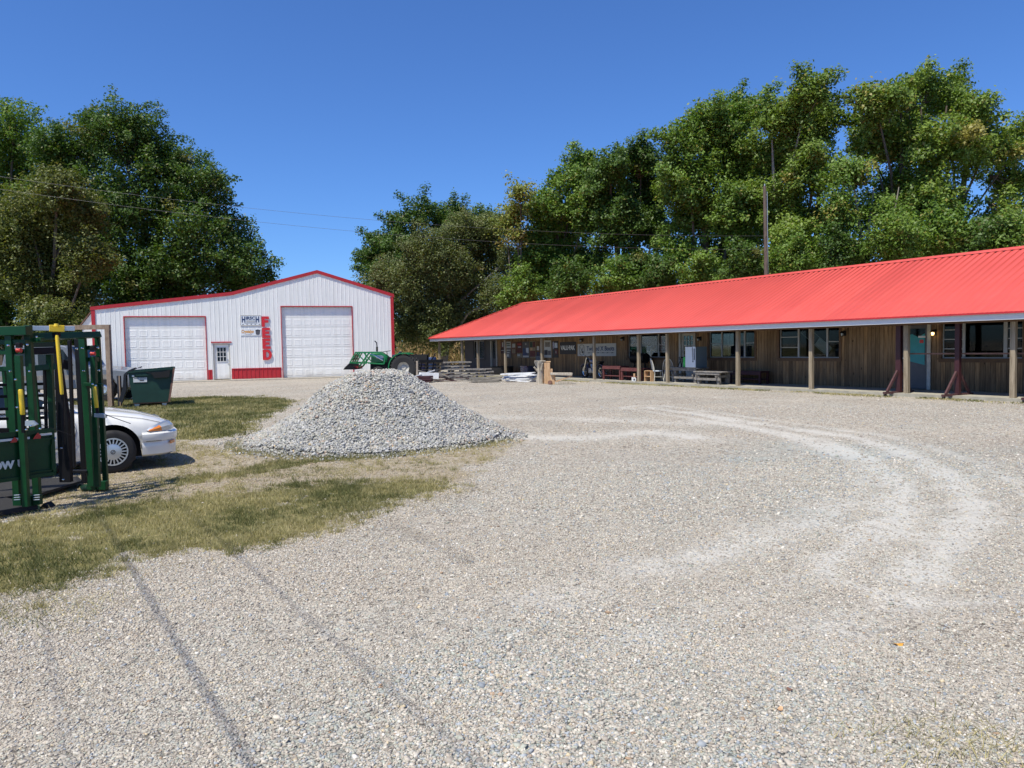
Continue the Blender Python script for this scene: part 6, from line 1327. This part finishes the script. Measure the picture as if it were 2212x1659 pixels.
# wide dark sliding gate
mb = MB(); Y = 8.2; P = [Cw(115, 744, Y), Cw(123, 744, Y), Cw(146, 905, Y), Cw(152, 1042, Y), Cw(128, 1042, Y), Cw(121, 905, Y)]; mb.prism(P, (0, .06, 0)); mb.build('sliding_gate', 'black_paint', ch, bevel=.004)
cbar('cross_beam', -14, 716, 62, 714, YN, 21, d=.09); cbar('cross_beam', -14, 739, 60, 739, YN+.03, 16, d=.05); cbar('cross_beam', -14, 762, 48, 759, YN+.05, 14, d=.05)
cbar('cross_beam', -14, 797, 35, 797, YN+.08, 16, d=.05); cbar('cross_beam', 68, 796, 118, 792, 7.8, 13, d=.06, Y1=8.0)
cbar('top_beam', 66, 728, 214, 723, 7.75, 12, Y1=8.75, d=.07); cbar('cross_beam', 66, 745, 118, 744, 7.8, 8, Y1=8.1, d=.05); cbar('cross_beam', 66, 759, 122, 757, 7.8, 15, Y1=8.1, d=.07, mat='black_paint')
cbar('cross_beam', 178, 752, 214, 750, YF-.2, 10, d=.05); cbar('cross_beam', 180, 777, 212, 776, YF-.2, 9, d=.05); cbar('cross_beam', 182, 830, 222, 832, YF-.3, 9, d=.04)
cbar('latch_plate', 66, 735, 92, 733, 7.7, 14, d=.04)
# galvanised top bar with the yellow slide and handles
cbar('slide_bar', 63, 709, 161, 710, 7.75, 11, 'galv', Y1=8.0, d=.05); cbar('slide_clamp', 106, 709, 139, 710, 7.86, 15, 'yellow_paint', Y1=7.94, d=.07); 
p = Cw(122, 705, 7.83); MB().lathe([(0, .03), (.02, .028), (.026, 0)], tuple(p), 'z', 12).build('pivot_bolt', 'yellow_paint', ch)
cbar('pivot_block', 121, 718, 123, 729, 7.9, 12, 'black_paint', d=.06)
def handle(u0, v0, u1, v1, Y, w):
    a, b_ = Cw(u0, v0, Y), Cw(u1, v1, Y); r_ = w*Y*px1/2; MB().tube([a, a.lerp(b_, .04), b_.lerp(a, .04), b_], [r_*.7, r_, r_, r_*.8], 12).build('handle_grip', 'yellow_paint', ch, smooth=True)
handle(123, 724, 134, 852, 7.7, 7.5); handle(44, 841, 49, 896, 7.3, 9.5); handle(204, 835, 209, 881, 8.4, 8)
def rod(name, u0, v0, u1, v1, Y, w, mat, Y1=None): MB().tube([Cw(u0, v0, Y), Cw(u1, v1, Y1 or Y)], w*Y*px1/2, 8).build(name, mat, ch, smooth=True)
rod('lever', 49, 896, 51, 935, 7.32, 8, 'black_paint'); rod('lever', 209, 881, 211, 902, 8.42, 7, 'black_paint'); rod('lever', 134, 850, 137, 960, 7.75, 8, 'black_paint')
rod('pull_rod', 82, 914, 156, 941, 7.3, 1.6, 'dark', 7.6); rod('pull_rod', 228, 896, 282, 915, 8.4, 1.6, 'dark', 8.7)
mb = MB(); mb.prism([Cw(54, 909, 7.3), Cw(70, 909, 7.3), Cw(80, 917, 7.3), Cw(72, 921, 7.3), Cw(54, 920, 7.3)], (0, .03, 0)); mb.build('bracket', 'galv', ch)
mb = MB(); mb.prism([Cw(203, 893, 8.4), Cw(220, 893, 8.4), Cw(229, 896, 8.4), Cw(228, 903, 8.4), Cw(203, 901, 8.4)], (0, .03, 0)); mb.build('bracket', 'galv', ch)
for (u, v, Y, r_, w) in ((41, 757, 7.45, 5.2, 9), (201, 764, 8.45, 4.2, 9)):
    p = Cw(u, v, Y); MB().lathe([(0, -.5*w*Y*px1), (r_*Y*px1, -.5*w*Y*px1), (r_*.75*Y*px1, 0), (r_*Y*px1, .5*w*Y*px1), (0, .5*w*Y*px1)], tuple(p), 'x', 14).build('roller', 'orange_red', ch)
    cbar('roller_housing', u-4, v-11, u+5, v-11, Y+.02, 12, 'black_paint', d=.05)
for (u, v, Y) in ((18, 746, 7.42), (59, 745, 7.5), (22, 802, 7.42), (63, 802, 7.5), (79, 728, 7.65), (166, 753, 8.7), (178, 752, 8.5), (212, 751, 8.6), (181, 801, 8.5), (214, 800, 8.6), (119, 947, 7.75), (133, 968, 8.15), (137, 1036, 8.15), (87, 926, 7.3), (57, 928, 7.3), (67, 920, 7.28), (34, 820, 7.35), (37, 880, 7.35), (37, 930, 7.35), (200, 830, 8.35), (207, 833, 8.35)):
    p = Cw(u, v, Y); MB().lathe([(0, -.016), (.009, -.014), (.012, -.004), (.012, .004)], (p.x, p.y, p.z), 'y', 10).build('bolt', 'chrome', ch)
# side body panel with frame and lettering (runs back to the right)
A = Vector(Cw(-30, 1046, 7.2)); B = Vector(Cw(119, 1029, 7.72)); zt = Cw(119, 926, 7.72).z
dx = (B-A); dx.z = 0; n_ = Vector((dx.y, -dx.x, 0)).normalized(); B.z = A.z
mb = MB(); mb.prism([A, B, B+Vector((0, 0, zt-B.z)), A+Vector((0, 0, zt-A.z))], -n_*.03); pn = mb.build('side_panel', 'green_paint', ch)
hh = zt-B.z; e = dx.normalized(); Bl = dx.length
def pbar(f0, z0, f1, z1, w, o_=.012, mat='green_paint', name='panel_frame'): a = A+dx*f0+Vector((0, 0, z0*hh))+n_*o_; b_ = A+dx*f1+Vector((0, 0, z1*hh))+n_*o_; MB().bar(a, b_, .02, w, up=(0, 0, 1) if abs(z0-z1) < .1 else tuple(e)).build(name, mat, pn)
pbar(0, .03, 1, .03, .035); pbar(0, .80, 1, .80, .02); pbar(0, .97, 1, .97, .04); pbar(.985, 0.05, .985, .95, .03); pbar(.60, .05, .60, .78, .02); pbar(.62, .12, .95, .12, .008, .02); pbar(.945, .12, .945, .66, .008, .02)
pbar(.0, .86, .62, .86, .022, .03, 'ink_white', 'decal_stripe'); pbar(.78, .90, .955, .90, .020, .03, 'ink_white', 'decal_stripe')
for f, zz_, s_ in ((.38, .845, 1), (.51, .85, .7), (.72, .88, 1.2)):
    a = A+dx*f+Vector((0, 0, zz_*hh))+n_*.045; u_ = e*.03*s_; w_ = Vector((0, 0, .03*s_)); mb = MB(); mb.prism([a-u_-w_*.7, a+u_-w_*.7, a+u_*1.1+w_*.2, a+u_*.3+w_, a-u_*.5+w_*.1], n_*.003); mb.build('emblem', 'orange_red', pn)
me_ = text('OW', .10, 'lettering', 'ink_white', pn, A+dx*.085+Vector((0, 0, .27*hh))+n_*.022, .002, bold=.006, rot=(R(90), 0, math.atan2(dx.y, dx.x)))
text('U', .10, 'lettering', 'ink_white', pn, A+dx*.44+Vector((0, 0, .27*hh))+n_*.022, .002, bold=.006, rot=(R(90), 0, math.atan2(dx.y, dx.x)))
# rear panel / upper slats, dark
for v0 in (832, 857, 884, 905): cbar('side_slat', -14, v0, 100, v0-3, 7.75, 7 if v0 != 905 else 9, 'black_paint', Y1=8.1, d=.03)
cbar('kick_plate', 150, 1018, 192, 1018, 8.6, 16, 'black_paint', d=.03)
# far wall of the chute and floor
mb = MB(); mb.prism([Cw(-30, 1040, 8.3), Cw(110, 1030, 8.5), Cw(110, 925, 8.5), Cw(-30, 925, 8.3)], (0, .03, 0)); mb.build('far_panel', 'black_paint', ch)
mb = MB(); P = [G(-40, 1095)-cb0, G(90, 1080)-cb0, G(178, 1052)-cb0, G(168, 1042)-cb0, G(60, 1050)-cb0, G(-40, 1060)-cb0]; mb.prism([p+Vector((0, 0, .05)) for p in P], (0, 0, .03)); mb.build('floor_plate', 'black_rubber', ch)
# tail section running on out of the frame, unseen panels added for their shadow
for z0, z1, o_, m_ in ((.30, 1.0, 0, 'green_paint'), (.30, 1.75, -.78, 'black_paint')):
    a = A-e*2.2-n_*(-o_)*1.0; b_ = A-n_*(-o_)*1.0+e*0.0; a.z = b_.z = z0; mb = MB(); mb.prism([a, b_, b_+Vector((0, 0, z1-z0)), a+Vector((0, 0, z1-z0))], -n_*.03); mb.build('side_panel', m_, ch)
for k in range(5): a = A-e*2.2; b_ = A+e*.0; a.z = b_.z = 1.1+.15*k; MB().bar(a, b_, .03, .05).build('side_slat', 'green_paint', ch)
P = [A-e*2.2, A+e*.45, A+e*.45-n_*.8, A-e*2.2-n_*.8]; MB().prism([Vector((p.x, p.y, .03)) for p in P], (0, 0, .05)).build('floor_plate', 'black_rubber', ch)
P = [A-e*2.2+n_*.05, A-e*2.2-n_*.85]
for q_ in P: MB().bar((q_.x, q_.y, 0), (q_.x, q_.y, 1.95), .09, .09).build('post', 'green_paint', ch)
# base skids
mb = MB(); P = [G(-20, 1122)-cb0, G(88, 1106)-cb0, G(86, 1096)-cb0, G(-20, 1110)-cb0]; mb.prism([p+Vector((0, 0, .005)) for p in P], (0, 0, .02)); mb.build('base_plate', 'green_paint', ch)
mb = MB(); P = [G(176, 1062)-cb0, G(232, 1060)-cb0, G(234, 1050)-cb0, G(172, 1050)-cb0]; mb.prism([p+Vector((0, 0, .005)) for p in P], (0, 0, .02)); mb.build('base_plate', 'green_paint', ch)
for u, v in ((40, 1085), (66, 1082), (80, 1080)): cbar('base_bracket', u-9, v, u+9, v-1, YN, 12, 'green_paint', d=.10); 
for u in (36, 78):
    for k in range(3): cbar('spring_coil', u-6, 1070+k*5, u+8, 1069+k*5, YN-.09, 1.6, 'galv', d=.01)
for u in (200, 222): cbar('base_bracket', u-9, 1048, u+9, 1048, YF-.2, 12, 'green_paint', d=.10)
cbar('base_bracket', 97, 1090, 108, 1100, 7.75, 26, 'dark', d=.08)

# ================================================================ LIGHT
sv = Vector((.33, .42, -1)).normalized()
sun = bpy.data.lights.new('sun', 'SUN'); sun.energy = 5.0; sun.angle = R(.53); sun.color = (1, .948, .83)
so = bpy.data.objects.new('sun', sun); COL.objects.link(so); so.rotation_euler = sv.to_track_quat('-Z', 'Y').to_euler(); so.location = (0, 0, 60)
w = bpy.data.worlds.new('World'); S.world = w; w.use_nodes = True; nt = w.node_tree; bg = nt.nodes['Background']
sky = nt.nodes.new('ShaderNodeTexSky'); sky.sky_type = 'NISHITA'; sky.sun_disc = False
sky.sun_elevation = math.asin(-sv.z); sky.sun_rotation = math.atan2(-sv.x, -sv.y); sky.air_density = 1.0; sky.dust_density = .35; sky.ozone_density = 3.0; sky.altitude = 200
L(nt, mixc(nt, 1., sky.outputs[0], (.60, .95, 1.50), 'MULTIPLY'), bg.inputs[0]); bg.inputs[1].default_value = .093
vs_ = S.view_settings; vs_.view_transform = 'Standard'; vs_.look = 'None'; vs_.exposure = .18; vs_.gamma = 1
S.cycles.max_bounces = 6; S.cycles.transparent_max_bounces = 8; S.cycles.diffuse_bounces = 3; S.cycles.glossy_bounces = 3
S.cycles.caustics_reflective = False; S.cycles.caustics_refractive = False
